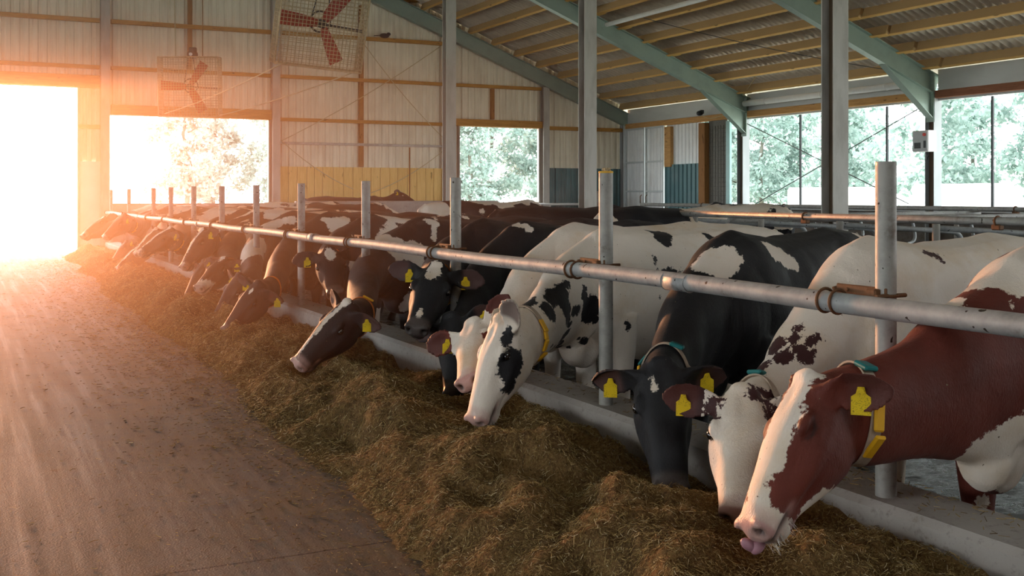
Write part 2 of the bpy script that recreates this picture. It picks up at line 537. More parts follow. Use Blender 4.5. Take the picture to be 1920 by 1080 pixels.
# windows: thin mullions, brace cables
for i, (y0, y1, ms) in enumerate(((4.5, 10.3, (9.4, 6.6)), (10.5, 16.3, (14.97, 12.2)), (16.5, 22.5, (20.5, 17.72)))):
    m = MB()
    m.box((18.05, (y0 + y1) / 2, 1.12), (.10, y1 - y0, .07)); m.box((18.05, (y0 + y1) / 2, 3.42), (.06, y1 - y0, .05))
    w = m.build('window_%d' % (i + 1), M['fascia']); tag(w, kind='structure')
    for yy in ms:
        m = MB(); m.box((18.05, yy, 2.26), (.04, .045, 2.25)); m.build('mullion', M['dark_plastic'], w)
for a, b, lab in (((17.93, 22.4, 3.28), (17.93, 17.0, 1.25), 'thin dark brace cable falling rightwards across the window opening beside the corner bay'),
                  ((17.90, 16.7, 3.25), (17.90, 22.3, 1.1), 'thin dark brace cable rising rightwards across the window opening to the control box column')):
    m = MB(); m.tube([a, b], .012, 6); o = m.build('brace_cable', M['cable']); tag(o, lab, 'cable', 'brace cables in the side opening')

# side wall of the corner bay: sheet doors, posts, panels, netting
X18 = 18.0
def yz_obj(name, mat, boxes, label=None, cat=None, parent=None, kind=None):
    m = MB()
    for c, d in boxes: m.box(c, d, None, .006)
    o = m.build(name, mat, parent)
    if label or kind: tag(o, label, cat, None, kind)
    return o
for k, (ya, yb, lab) in enumerate(((28.15, 27.1, 'door_1'), (27.05, 26.1, 'door_2'))):
    m = MB(); corr(m, 'y', yb + .03, ya - .03, COWZ, 3.46, X18 - .05, .17, .022, 1)
    d = m.build(lab, M['sidewall'], fix=False); tag(d, kind='structure')
    m = MB()
    for yy in (ya - .02, yb + .02): m.box((X18 - .075, yy, 1.58), (.05, .05, 3.66))
    for zz in (3.42, 2.42, 1.55, .6): m.box((X18 - .08, (ya + yb) / 2, zz), (.045, ya - yb, .05))
    m.build('door_frame', M['fascia'], d)
    m = MB(); m.tube([(X18 - .11, yb + .12 if k == 0 else ya - .12, 1.15), (X18 - .16, yb + .12 if k == 0 else ya - .12, 1.2), (X18 - .16, yb + .12 if k == 0 else ya - .12, 1.4), (X18 - .11, yb + .12 if k == 0 else ya - .12, 1.45)], .014, 6)
    m.build('door_handle', M['rust'], d)
m = MB(); corr(m, 'y', 24.4, 26.05, 2.25, 3.46, X18 - .02, .17, .022, 1); corner_wall = m.build('wall_corner', M['sidewall'], fix=False); tag(corner_wall, kind='structure')
m = MB(); corr(m, 'y', 24.42, 26.06, COWZ, 2.31, X18 - .09, .2, .03, 1); m.build('lower_sheet', M['teal'], corner_wall, fix=False)
o = yz_obj('timber_post', M['lumber'], [((17.93, 25.87, 2.82), (.12, .30, 1.15))], 'orange timber post between the sheet doors and the pale corrugated panel', 'post')
o = yz_obj('timber_post', M['stud'], [((17.93, 24.22, 1.6), (.16, .28, 3.6))], 'brown timber post beside the dark netting in the corner bay', 'post')
m = MB(); m.box((18.02, 23.7, 1.62), (.02, .80, 3.66)); 
for zz in np.arange(.1, 3.3, .12): m.tube([(18.0, 23.3, zz), (18.0, 24.08, zz)], .006, 5)
for yy in np.arange(23.32, 24.08, .12): m.tube([(18.0, yy, -.2), (18.0, yy, 3.3)], .006, 5)
o = m.build('windbreak_netting', M['netting']); tag(o, 'dark brown netting panel between the timber post and the teal strip', 'netting')
o = yz_obj('side_jamb', M['tealstrip'], [((18.0, 23.22, 1.6), (.08, .16, 3.6))], 'pale teal upright strip edging the netting in the corner bay', 'strip')

# ---- roof
per = .177
def roof_sheet(name, side):
    ny = int(37.5 / per * 6)
    ys = np.linspace(-8.5, 29.0, ny)
    zo = -.048 * np.cos(ys / per * 2 * math.pi)
    xs = np.array([0, 6.0, 12.0, 18.9])
    V = []; F = []
    for x in xs:
        zb = rz(x) + .62 + .05
        V += [(side * x, y, zb + z) for y, z in zip(ys, zo)]
    for i in range(len(xs) - 1):
        for j in range(ny - 1):
            F.append((i * ny + j, i * ny + j + 1, (i + 1) * ny + j + 1, (i + 1) * ny + j))
    me = mesh_np(name, V, F, True); me.materials.append(M['roof'])
    o = link(bpy.data.objects.new(name, me)); tag(o, kind='structure')
roof_sheet('ceiling', 1); roof_sheet('ceiling_far_blocker', -1)  # left half is unseen, put in to block sky light

# frames
FR = [4.3, 10.35, 16.38, 22.45, 28.22]
FN = ['in front of all the columns in view', 'over the right-hand column', 'reaching the control box column', 'reaching the column beside the corner bay', 'against the corrugated end wall']
for y, fn in zip(FR, FN):
    r = empty('rafter', (17.9, y, rz(17.9)))
    tag(r, 'green steel rafter sloping to the eave, ' + fn, 'rafter', 'steel roof rafters')
    m = MB(); up = Vector((.39, 0, 1)).normalized()
    a = Vector((18.0, y, rz(18.0))) + up * .20; b = Vector((0, y, rz(0))) + up * .20
    m.hbeam(a, b, .18, .40, .018, .012, up)
    part_at(m.build('beam', M['rafter']), r)
    if y < 28:
        m = MB()
        p = [(16.55, rz(16.55)), (17.90, rz(17.90)), (17.90, 3.02)]
        V = [(px, y - .007, pz) for px, pz in p] + [(px, y + .007, pz) for px, pz in p]
        m.add(V, [(0, 1, 2), (5, 4, 3), (0, 3, 4, 1), (1, 4, 5, 2), (2, 5, 3, 0)])
        m.bar((16.55, y, rz(16.55)), (17.9, y, 3.02), .17, .016, (1, 0, 1))
        part_at(m.build('haunch', M['rafter']), r)
        m = MB(); m.box((17.895, y, 3.45), (.022, .2, 1.0))
        for zz in (3.1, 3.3, 3.55, 3.75, 3.85):
            for dy in (-.06, .06): m.tube([(17.86, y + dy, zz), (17.90, y + dy, zz)], .016, 6)
        part_at(m.build('end_plate', M['rafter']), r)

def hcolumn(x, y, ztop, w, h, mat, label, group, z0=COWZ):
    r = empty('steel_column', (x, y, z0)); tag(r, label, 'column', group)
    for q in (-1, 1):
        m = MB(); m.box((x, y + q * (h / 2 - .009), (z0 + ztop) / 2), (w, .018, ztop - z0)); part_at(m.build('flange', mat), r)
    m = MB(); m.box((x, y, (z0 + ztop) / 2), (.014, h - .036, ztop - z0)); o = m.build('web', M['webrust_shade']); o['label'] = 'dark brown web between the flanges'; part_at(o, r)
    m = MB(); m.box((x, y, z0 + .012), (w + .1, h + .1, .024))
    for dx in (-1, 1):
        for dy in (-1, 1): m.tube([(x + dx * (w / 2 + .02), y + dy * (h / 2 + .02), z0 + .02), (x + dx * (w / 2 + .02), y + dy * (h / 2 + .02), z0 + .06)], .014, 6)
    part_at(m.build('base_plate', mat), r)
for y, lab in ((10.285, 'thick steel column standing among the near cows, reaching the roof'), (16.3, 'steel column behind the feed rail post with the yellow rim'), (22.36, 'steel column beside the bright opening on the boarded side')):
    hcolumn(9.6, y, rz(9.6), .24, .22, M['beam'], lab, 'columns among the cubicles')
for y, lab in ((10.35, 'grey eave column at the open side in front of the control box'), (16.4, 'grey eave column carrying the control box'), (22.62, 'grey eave column between the netting and the window openings')):
    hcolumn(18.0, y, 3.6, .22, .24, M['eavecol'], lab, 'eave columns')
for x, zt, lab in ((3.0, rz(3.0), 'pale steel column on the end wall where the feed rail ends'), (7.2, rz(7.2), 'pale steel column on the end wall beside the yellow boards'), (12.1, rz(12.1), 'steel column on the end wall between the yellow boards and the bright opening'), (15.2, rz(15.2), 'pale steel column on the end wall beside the dark teal sheets'), (17.95, 3.6, 'grey corner column where the end wall meets the sheet doors')):
    hcolumn(x, YB - .13, zt, .20, .20, M['beam'] if x < 17 else M['fascia'], lab, 'end wall columns')

# purlins: one timber per bay, lapped at the frames
def inview(p, mx=60):
    c, s = math.cos(TH), math.sin(TH)
    d = p[1] * c + p[0] * s
    if d < .3: return False
    u = 960 + 2043 * (p[0] * c - p[1] * s) / d; v = 367 - 2043 * (p[2] - 1.42) / d
    return -mx < u < 1920 + mx and -mx < v < 1080
XS = [17.75 - .72 * k for k in range(24)]
me_cache = {}
for bi, (y0, y1) in enumerate(zip(FR[:-1], FR[1:])):
    n = 0
    for k, x in enumerate(XS):
        z = rz(x) + .42 + .10
        if not any(inview((x, y0 - .5 + (y1 - y0 + 1) * q / 12, z), 260) for q in range(13)): continue
        L = y1 - y0 + (.9 if bi < 3 else .45)
        me = me_cache.get((bi == 3, round(L, 2)))
        if me is None:
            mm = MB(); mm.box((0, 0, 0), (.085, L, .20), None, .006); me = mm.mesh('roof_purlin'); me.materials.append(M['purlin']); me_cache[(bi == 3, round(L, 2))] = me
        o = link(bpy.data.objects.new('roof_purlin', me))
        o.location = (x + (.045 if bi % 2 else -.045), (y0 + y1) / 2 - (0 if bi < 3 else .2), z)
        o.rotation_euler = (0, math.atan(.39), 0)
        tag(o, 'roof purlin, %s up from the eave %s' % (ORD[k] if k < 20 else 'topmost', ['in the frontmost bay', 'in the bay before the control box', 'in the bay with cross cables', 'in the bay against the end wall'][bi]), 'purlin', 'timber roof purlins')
# white tube under the purlins
m = MB(); zz = rz(13.4) + .30
m.tube([(13.6, 22.2, rz(13.6) + .26), (13.6, 16.6, rz(13.6) + .26), (13.6, 10.5, rz(13.6) + .26)], .055, 10); o = m.build('roof_pipe', M['white_plastic']); tag(o, 'white pipe hung below the purlins high on the roof slope', 'pipe')

# ---- cables and ropes
def rope(name, pts, r, label, mat='rope', cat='rope', group=None, sag=0.0):
    P = []
    for a, b in zip(pts[:-1], pts[1:]):
        a, b = Vector(a), Vector(b)
        for k in range(12):
            t = k / 12; q = a.lerp(b, t); q.z -= sag * 4 * t * (1 - t); P.append(q)
    P.append(Vector(pts[-1]))
    m = MB(); m.tube(P, r, 6); o = m.build(name, M[mat]); tag(o, label, cat, group); return o
rope('roof_rope', [(16.9, 19.6, 5.3), (17.75, 22.3, 3.98)], .016, 'pale rope dropping from the roof to the rafter foot')
rope('stay_wire', [(13.2, 20.0, 5.3), (17.6, 16.5, 3.95)], .008, 'thin wire crossing below the purlins towards the control box column', 'cable', 'wire', None, .1)
for a, b, lab in (((7.32, 28.18, 2.85), (11.9, 28.18, 5.65), 'slack wire rising rightwards across the upper end wall above the boards'),
                  ((9.6, 28.15, 5.5), (11.95, 28.15, 3.0), 'slack wire falling rightwards across the end wall beside the hanging fan'),
                  ((7.35, 28.2, 2.85), (9.3, 28.2, 1.6), 'thin wire falling from the pale column over the yellow boards'),
                  ((11.95, 28.2, 2.7), (9.8, 28.2, 1.5), 'thin wire falling leftwards over the yellow boards')):
    rope('bracing_wire', [a, b], .011, lab, 'rope', 'wire', 'end wall bracing wires', .12)
m = MB(); m.tube([(10.9, 28.15, COWZ), (10.9, 28.15, 2.75)], .02, 6); o = m.build('thin_pole', M['stud']); tag(o, 'thin rusty upright rod in front of the yellow boards', 'rod')
m = MB(); m.ellipsoid((10.2, 28.25, 5.80), (.14, .08, .07)); m.ellipsoid((10.32, 28.25, 5.85), (.06, .05, .05)); m.bar((10.07, 28.25, 5.8), (9.9, 28.25, 5.78), .05, .02); o = m.build('swallow', M['dark_plastic']); tag(o, 'small dark swallow perched on the top girt of the end wall', 'bird')
m = MB(); m.box((16.75, 28.3, 3.53), (.32, .1, .08), None, .02); m.box((16.9, 28.3, 3.6), (.12, .08, .1), None, .02); o = m.build('wood_offcut', M['ironmark']); tag(o, 'dark offcut lying on the girt above the teal sheets', 'offcut')

# ---- control box
r = empty('control_box', (17.75, 16.4, 2.33)); tag(r, 'white electrical control box with red button on the eave column', 'control box')
R = Matrix.Rotation(math.radians(0), 3, 'Z')
m = MB(); m.box((17.75, 16.40, 2.55), (.25, .42, .44), None, .012); part_at(m.build('housing', M['white_plastic']), r)
m = MB(); m.box((17.62, 16.40, 2.55), (.014, .39, .41), None, .004); part_at(m.build('front_plate', M['box_front']), r)
m = MB(); m.tube([(17.615, 16.27, 2.68), (17.585, 16.27, 2.68)], .035, 14); part_at(m.build('red_button', M['red_plastic']), r)
m = MB(); m.box((17.612, 16.46, 2.46), (.012, .17, .12), None, .003); part_at(m.build('display', M['dark_plastic']), r)
m = MB(); m.box((17.610, 16.27, 2.48), (.016, .06, .15), None, .006); part_at(m.build('switch', M['dark_plastic']), r)
m = MB(); m.tube([(17.8, 16.4, 2.34), (17.8, 16.4, 2.22), (17.84, 16.42, 2.17), (17.88, 16.42, 2.25)], .012, 6); part_at(m.build('cord', M['dark_plastic']), r)

# ---- wall lamps on the eave
m = MB(); m.ellipsoid((17.78, 24.2, 3.66), (.09, .1, .07)); m.box((17.85, 24.2, 3.70), (.1, .08, .1), None, .01); o = m.build('eave_lamp', M['dark_plastic']); tag(o, 'small dark lamp fixed above the header beam in the corner bay', 'lamp')
rope('lamp_cable', [(17.85, 24.2, 3.6), (17.8, 23.4, 3.52), (17.8, 22.75, 3.75)], .009, 'thin cable sagging from the small eave lamp', 'rope', 'cable', None, .06)

# ================================================================ FANS
def fan(loc, yaw, tilt, roll, label, motor):
    root = empty('circulation_fan', loc); tag(root, label, 'fan', 'hanging fans')
    root.rotation_euler = (tilt, roll, yaw)
    W = .55; D = .30; w = .0042
    def P(n, mat, mb): 
        o = mb.build(n, M[mat]); o.parent = root; return o
    m = MB()
    for zz in np.linspace(-W, W, 24): m.tube([(-W, -D / 2, zz), (W, -D / 2, zz)], w, 4)
    for xx in np.linspace(-W, W, 24): m.tube([(xx, -D / 2, -W), (xx, -D / 2, W)], w, 4)
    P('front_guard', 'cage', m)
    m = MB()
    for zz in np.linspace(-W, W, 12): m.tube([(-W, D / 2, zz), (W, D / 2, zz)], w, 4)
    for xx in np.linspace(-W, W, 12): m.tube([(xx, D / 2, -W), (xx, D / 2, W)], w, 4)
    P('rear_guard', 'cage', m)
    m = MB()
    for s in (-1, 1):
        for t in np.linspace(-W, W, 24):
            m.tube([(s * W, -D / 2, t), (s * W, D / 2, t)], w, 4); m.tube([(t, -D / 2, s * W), (t, D / 2, s * W)], w, 4)
        for t in np.linspace(-D / 2, D / 2, 6):
            m.tube([(s * W, t, -W), (s * W, t, W)], w * 1.3, 4); m.tube([(-W, t, s * W), (W, t, s * W)], w * 1.3, 4)
    for s in (-1, 1):
        for d in (-1, 1):
            m.tube([(-W, d * D / 2, s * W), (W, d * D / 2, s * W)], .011, 6); m.tube([(s * W, d * D / 2, -W), (s * W, d * D / 2, W)], .011, 6)
    P('side_guard', 'cage', m)
    m = MB(); m.tube([(0, -.09, 0), (0, .1, 0)], .055, 14); m.ellipsoid((0, -.09, 0), (.05, .03, .05)); P('hub', 'ironmark', m)
    for a in (178, 57, -62):
        a = math.radians(a)
        d = Vector((math.cos(a), 0, math.sin(a))); t = Vector((-d.z, 0, d.x))
        V = []; F = []
        for k, q in enumerate((.05, .16, .34, .52)):
            tw = math.radians(38 - 30 * q / .5); wd = (.05, .075, .088, .092)[k]
            e = t * math.cos(tw) + Vector((0, 1, 0)) * math.sin(tw); nn = d.cross(e)
            for sgn in (-1, 1):
                for th in (-1, 1): V.append(d * q + e * wd * sgn + nn * .006 * th - Vector((0, .05, 0)))
        for k in range(3):
            b = k * 4; c = b + 4
            F += [(b, b + 2, c + 2, c), (b + 1, c + 1, c + 3, b + 3), (b, c, c + 1, b + 1), (b + 2, b + 3, c + 3, c + 2)]
        F += [(0, 1, 3, 2), (12, 14, 15, 13)]
        mb = MB().add(V, F); P('blade', 'blade', mb)
    m = MB(); m.bar((.05, .02, -.01), (W, .02, -.03), .03, .035); m.bar((0, .06, 0), (0, .06, W), .03, .05); P('crossbar', 'ironmark', m)
    m = MB(); m.ring((0, .05, .02), (0, 1, 0), .13, .012, 24, 6)
    m.tube([(-.12, .05, .05), (-.03, .05, W)], .008, 5); m.tube([(.12, .05, .05), (.05, .05, W)], .008, 5); P('drive_belt', 'ironmark', m)
    if motor:
        m = MB(); m.tube([(.05, -.10, W + .05), (.05, .14, W + .05)], .075, 14); m.box((.05, .05, W + .14), (.13, .12, .09), None, .015); P('motor', 'ironmark', m)
        m = MB(); m.tube([(.05, -.135, W + .05), (.05, -.10, W + .05)], .03, 12); P('pulley', 'white_plastic', m)
        m = MB(); m.bar((.02, .06, W), (.02, .06, W + .16), .10, .04); P('hanger', 'stud', m)
    else:
        m = MB(); m.tube([(-.1, -.0, W + .06), (.14, .0, W + .06)], .09, 14); P('motor', 'ironmark', m)
    return root
fan((3.72, 20.94, 3.46), -math.radians(24), math.radians(4), 0, 'smaller distant wire caged fan with red blades hanging above the feed row', True)
fan((3.96, 13.3, 3.58), -math.radians(2), math.radians(12), math.radians(4), 'large wire caged fan with red blades cut off by the top edge', False)
rope('fan_rope', [(3.45, 20.9, 4.0), (3.35, 20.9, rz(3.35) + .4)], .009, 'thin rope holding up the distant caged fan', 'rope', 'rope', 'fan ropes')
rope('fan_rope', [(3.95, 20.95, 4.05), (3.95, 20.95, rz(3.95) + .4)], .009, 'dark stay holding the motor end of the distant caged fan', 'stud', 'rope', 'fan ropes')
rope('fan_rope', [(3.55, 13.25, 4.0), (3.4, 13.3, rz(3.4) + .4)], .009, 'thin rope holding one corner of the large caged fan', 'rope', 'rope', 'fan ropes')
rope('fan_rope', [(4.4, 13.25, 4.0), (4.5, 13.3, rz(4.5) + .4)], .009, 'thin rope holding the other corner of the large caged fan', 'rope', 'rope', 'fan ropes')
rope('tie_rope', [(3.24, 20.75, 2.93), (3.44, 13.1, 3.04)], .009, 'pale tie rope from the nearer bottom corners of both fans, the upper of the two', 'rope', 'rope', 'tie ropes between the fans', .05)
rope('tie_rope', [(4.2, 21.1, 2.93), (4.40, 13.1, 3.0)], .009, 'pale tie rope from the outer bottom corners of both fans, the lower of the two', 'rope', 'rope', 'tie ropes between the fans', .05)

# ================================================================ FEED FENCE
m = MB(); m.box((3.14, 14.6, .02), (.32, 27.1, .55), None, .025)
o = m.build('feed_curb', M['curb']); tag(o, 'long pale concrete curb between the feed heap and the cows', 'curb')
POSTS = [3.03, 5.035, 7.06, 9.0, 11.04, 13.0, 14.97, 17.03, 19.12, 21.05, 24.5, 27.75]
PN = ['the closest of the row, beside the red and white cow', 'second of the row, with a yellow rim on its top', 'third of the row, in front of the bright opening', 'fourth of the row, in front of the yellow boards', 'fifth of the row, at the edge of the yellow boards', 'sixth of the row, by the pale end wall column',
      'seventh of the row, in front of the wide bright opening', 'eighth of the row, in front of the wide bright opening', 'ninth of the row, thin in the distance', 'tenth of the row, thin in the distance', 'eleventh of the row, thin in the distance', 'last of the row, where the feed rail ends']
rng = random.Random(5)
RZ = 1.012
for i, y in enumerate(POSTS):
    r = empty('feed_post', (3.08, y, .29)); tag(r, 'round grey feed fence post, ' + PN[i], 'post', 'feed fence posts')
    zt = 1.535 + (.01 if i < 7 else .025)
    R_ = .0385
    m = MB(); m.tube([(3.08, y, .2), (3.08, y, zt)], R_, 18, False)
    m.tube([(3.08, y, zt), (3.08, y, zt - .08)], R_ - .005, 18, True); m.ring((3.08, y, zt), (0, 0, 1), R_ - .003, .0035, 18, 6)
    part_at(m.build('tube', M['post']), r)
    if i == 1:
        m = MB(); m.ring((3.08, y, zt + .002), (0, 0, 1), R_ - .003, .006, 18, 6); part_at(m.build('yellow_rim', M['yellowcap']), r)
        m = MB()
        for k in range(14): 
            a = rng.uniform(0, 6.28); q = rng.uniform(0, .025)
            m.ellipsoid((3.08 + q * math.cos(a), y + q * math.sin(a), zt + .004 + rng.uniform(0, .018)), (.010, .006, .006), Matrix.Rotation(a, 3, 'Y'), 6, 4)
        part_at(m.build('straw_tuft', M['rope']), r)
    # bracket to the rail
    yc = y + .20
    m = MB(); m.box((3.055, y + .10, RZ + .035), (.012, .26, .06), None, .004); m.box((3.04, y + .015, RZ + .035), (.05, .05, .05), None, .006)
    m.tube([(3.0, y - .03, RZ + .035), (3.15, y - .03, RZ + .035)], .008, 6); m.ring((3.08, y, RZ + .035), (0, 0, 1), R_ + .004, .006, 18, 6)
    part_at(m.build('bracket', M['rust']), r)
    for dy in (-.035, .035):
        m = MB(); m.ring((3.0, yc + dy, RZ), (0, 1, 0), .046, .0062, 24, 6); m.tube([(3.04, yc + dy, RZ + .045), (3.075, yc + dy, RZ + .05)], .007, 6)
        part_at(m.build('clamp_ring', M['rust']), r)
r = empty('feed_rail', (3.0, 1.6, RZ)); tag(r, 'long galvanised steel pipe running above the curb as the feed rail', 'rail')
pp = [(3.0, y, RZ + .006 * math.sin(y * 1.7) - (.0 if y > 2 else .01)) for y in np.linspace(-1.0, 28.0, 60)]
m = MB(); m.tube(pp, .040, 18); part_at(m.build('pipe', M['galv']), r)
for y in (4.22, 10.3, 16.2, 22.4):
    m = MB(); m.tube([(3.0, y - .06, RZ), (3.0, y + .12, RZ)], .0425, 18); m.ring((3.0, y + .12, RZ), (0, 1, 0), .042, .003, 20, 5); m.ring((3.0, y - .06, RZ), (0, 1, 0), .042, .003, 20, 5); part_at(m.build('coupling', M['galv']), r)

# ================================================================ CUBICLES
for x, z, ya, yb, lab in ((7.9, 1.20, 2.5, 12.25, 'long pipe rail behind the near cows, the nearer of the two'), (13.0, 1.23, 4, 19.8, 'long pipe rail behind the near cows, the farther of the two')):
    r = empty('cubicle_rail', (x, ya, z)); tag(r, lab, 'rail', 'cubicle head rails')
    m = MB(); m.tube([(x, ya, z), (x, yb, z)], .036, 12); part_at(m.build('pipe', M['post']), r)
    y = ya + 1.6
    while y < yb:
        m = MB(); m.ring((x, y, z), (0, 1, 0), .042, .010, 14, 5); m.box((x, y, z - .05), (.06, .09, .05), None, .008); part_at(m.build('clamp', M['rust']), r); y += 2.4
def divider(x, y, sgn, label):
    r = empty('cubicle_divider', (x, y, COWZ)); tag(r, label, 'divider', 'cubicle dividers')
    m = MB()
    def arc(pts, rad=.12):
        P = [Vector(p) for p in pts]; out = [P[0]]
        for a, b, c in zip(P[:-2], P[1:-1], P[2:]):
            u = (a - b).normalized(); v = (c - b).normalized()
            for t in np.linspace(0, 1, 6):
                q = b + u * rad * (1 - t) ** 2 + v * rad * t ** 2; out.append(q)
        out.append(P[-1]); return out
    m.tube(arc([(x, y, 1.12), (x + sgn * 1.75, y, 1.02), (x + sgn * 1.85, y, .62), (x + sgn * .9, y, .42), (x + sgn * .55, y, .05), (x, y, .0)], .14), .028, 10)
    part_at(m.build('loop', M['galv']), r)
    m = MB(); m.tube([(x, y, COWZ), (x, y, 1.18)], .036, 12); part_at(m.build('upright', M['post']), r)
NTH = ['first', 'second', 'third', 'fourth', 'fifth', 'sixth', 'seventh', 'eighth', 'ninth', 'tenth', 'eleventh']
for k, y in enumerate(np.arange(7.3, 17, 1.25)):
    divider(8.05, y, 1, 'bent pipe stall divider, %s of the near row from the right' % NTH[k])
for k, y in enumerate(np.arange(9.0, 19.5, 1.25)):
    divider(13.1, y, 1, 'bent pipe stall divider, %s of the far row from the right' % NTH[k])
for y, lab in ((7.6, 'slanting pipe strut between the cubicle rails near the right edge'), (9.4, 'slanting pipe strut between the cubicle rails farther back')):
    m = MB(); m.tube([(7.9, y + 2.6, 1.13), (13.0, y + 1.6, 1.17)], .034, 10); o = m.build('cross_strut', M['post']); tag(o, lab, 'strut', 'cubicle struts')
m = MB(); m.tube([(12.4, 20.6, COWZ), (12.4, 20.6, 1.52)], .09, 14); m.ring((12.4, 20.6, 1.5), (0, 0, 1), .088, .012, 14, 5); o = m.build('stub_post', M['curb']); tag(o, 'short pale post sticking up behind the cubicle rails', 'post')
m = MB(); m.box((9.9, 26.2, .52), (5.5, .16, 1.54), None, .02); o = m.build('low_partition', M['curb']); tag(o, 'long pale low partition below the yellow boards', 'partition')

# ================================================================ OUTSIDE
rng = random.Random(11)
def crown_mesh(seed, h, n):
    r = np.random.RandomState(seed)
    ncl = 60
    C = np.stack([r.normal(0, 1.0, ncl), r.normal(0, 1.0, ncl), r.uniform(.16, 1.0, ncl) * h], 1)
    taper = np.clip(1.25 - C[:, 2] / h * .75, .3, 1); C[:, 0] *= taper; C[:, 1] *= taper
    V = []; F = []
    idx = r.randint(0, ncl, n)
    P = C[idx] + r.normal(0, .30, (n, 3)) * np.array([1, 1, .8])
    A = r.normal(0, 1, (n, 3)); A /= np.linalg.norm(A, axis=1)[:, None]
    B = r.normal(0, 1, (n, 3)); B = np.cross(A, B); B /= np.linalg.norm(B, axis=1)[:, None]
    Cc = np.cross(A, B)
    s = r.uniform(.06, .15, n)[:, None]
    V = np.concatenate([P - A * s * 1.3, P + B * s * .7 + Cc * s * .15, P + A * s * 1.3, P - B * s * .7 + Cc * s * .15], 0)
    F = [(i, n + i, 2 * n + i, 3 * n + i) for i in range(n)]
    me = mesh_np('crown', V, F); me.materials.append(M['leaf']); return me
def trunk_mesh(seed, h):
    r = random.Random(seed); m = MB()
    pts = [(r.uniform(-.1, .1) * k, r.uniform(-.1, .1) * k, h * k / 6) for k in range(7)]
    m.tube(pts, [.15 - .02 * k for k in range(7)], 8)
    for k in range(9):
        z = h * r.uniform(.25, .9); a = r.uniform(0, 6.28); L = r.uniform(.7, 1.5)
        m.tube([(0, 0, z), (math.cos(a) * L * .5, math.sin(a) * L * .5, z + .3), (math.cos(a) * L, math.sin(a) * L, z + .35)], [.04, .025, .01], 5)
    me = m.mesh('trunk'); me.materials.append(M['bark']); return me
TV = [(crown_mesh(k, 9.5 + k * .6, 8000), trunk_mesh(k, 9.2 + k * .6)) for k in range(4)]
spots = []
for k in range(19):      # beyond the open side
    spots.append((42 + (k % 2) * 5 + rng.uniform(-1.5, 1.5), 7 + k * 3.1 + rng.uniform(-.8, .8), 'beyond the open side'))
for k in range(15):      # beyond the end wall
    spots.append((9.5 + k * 2.7 + rng.uniform(-.6, .6), 56 + (k % 2) * 5 + rng.uniform(-1, 1), 'beyond the end wall'))
cnt = {}
for i, (x, y, wh) in enumerate(spots):
    cr, tr = TV[i % 4]
    t = empty('tree', (x, y, -.4)); t.rotation_euler = (0, 0, rng.uniform(0, 6.28)); s_ = rng.uniform(.85, 1.15); t.scale = (s_, s_, s_)
    c = cnt[wh] = cnt.get(wh, 0) + 1
    tag(t, 'leafy tree outside, %s of the line %s from the %s' % ((NTH + ['twelfth', 'thirteenth', 'fourteenth', 'fifteenth', 'sixteenth', 'seventeenth', 'eighteenth', 'nineteenth'])[c - 1], wh, 'right' if 'side' in wh else 'left'), 'tree', 'trees ' + wh)
    a = link(bpy.data.objects.new('crown', cr), t); b = link(bpy.data.objects.new('trunk', tr), t)
for (ya, yb, zt, lab) in ((31.0, 35.0, 1.75, 'long white wrapped block outside seen left of the thick column'), (25.2, 28.4, 1.83, 'long white wrapped block outside seen either side of the control box column')):
    m = MB(); m.box((30.8, (ya + yb) / 2, (zt - .37) / 2), (1.5, yb - ya, zt + .37), None, .1); o = m.build('white_block', M['bale']); tag(o, lab, 'block')
# ================================================================ COWS
M['eye'] = simple('cow_eye', (.012, .010, .010), .08, 0, .05, 30, spec=.8)
M['tag'] = None
def tagmat():
    t = NT('yellow_ear_tag'); v = t.coord('Object')
    cc = t.mix((.80, .58, .02), (.70, .48, .015), t.noise(v, 30, 2))
    sm = t.math('MULTIPLY', t.maprange(t.noise(t.coord('Object', (1, 1, 1.6)), 210, 2, .6), .55, .60), t.maprange(t.noise(v, 18, 2), .40, .5))
    t.set(color=t.mix(cc, (.16, .11, .02), t.math('MULTIPLY', sm, .7)), rough=.45, spec=.3); return t.m
M['tag'] = tagmat()
M['band'] = simple('collar_band', (.42, .33, .25), .8, 0, .15, 60)
M['band_orange'] = simple('orange_collar_band', (.55, .16, .03), .7, 0, .15, 60)
M['band_brown'] = simple('brown_collar_band', (.16, .06, .03), .7, 0, .15, 60)
M['tealbox'] = simple('teal_transponder', (.015, .17, .17), .4, 0, .06, 20)
M['yellowlink'] = simple('yellow_collar_link', (.80, .43, .015), .45, 0, .1, 20)
M['tongue'] = simple('tongue', (.42, .22, .27), .4, 0, .1, 40)
M['hair'] = simple('whiskers', (.75, .72, .66), .6, 0, .05, 20)

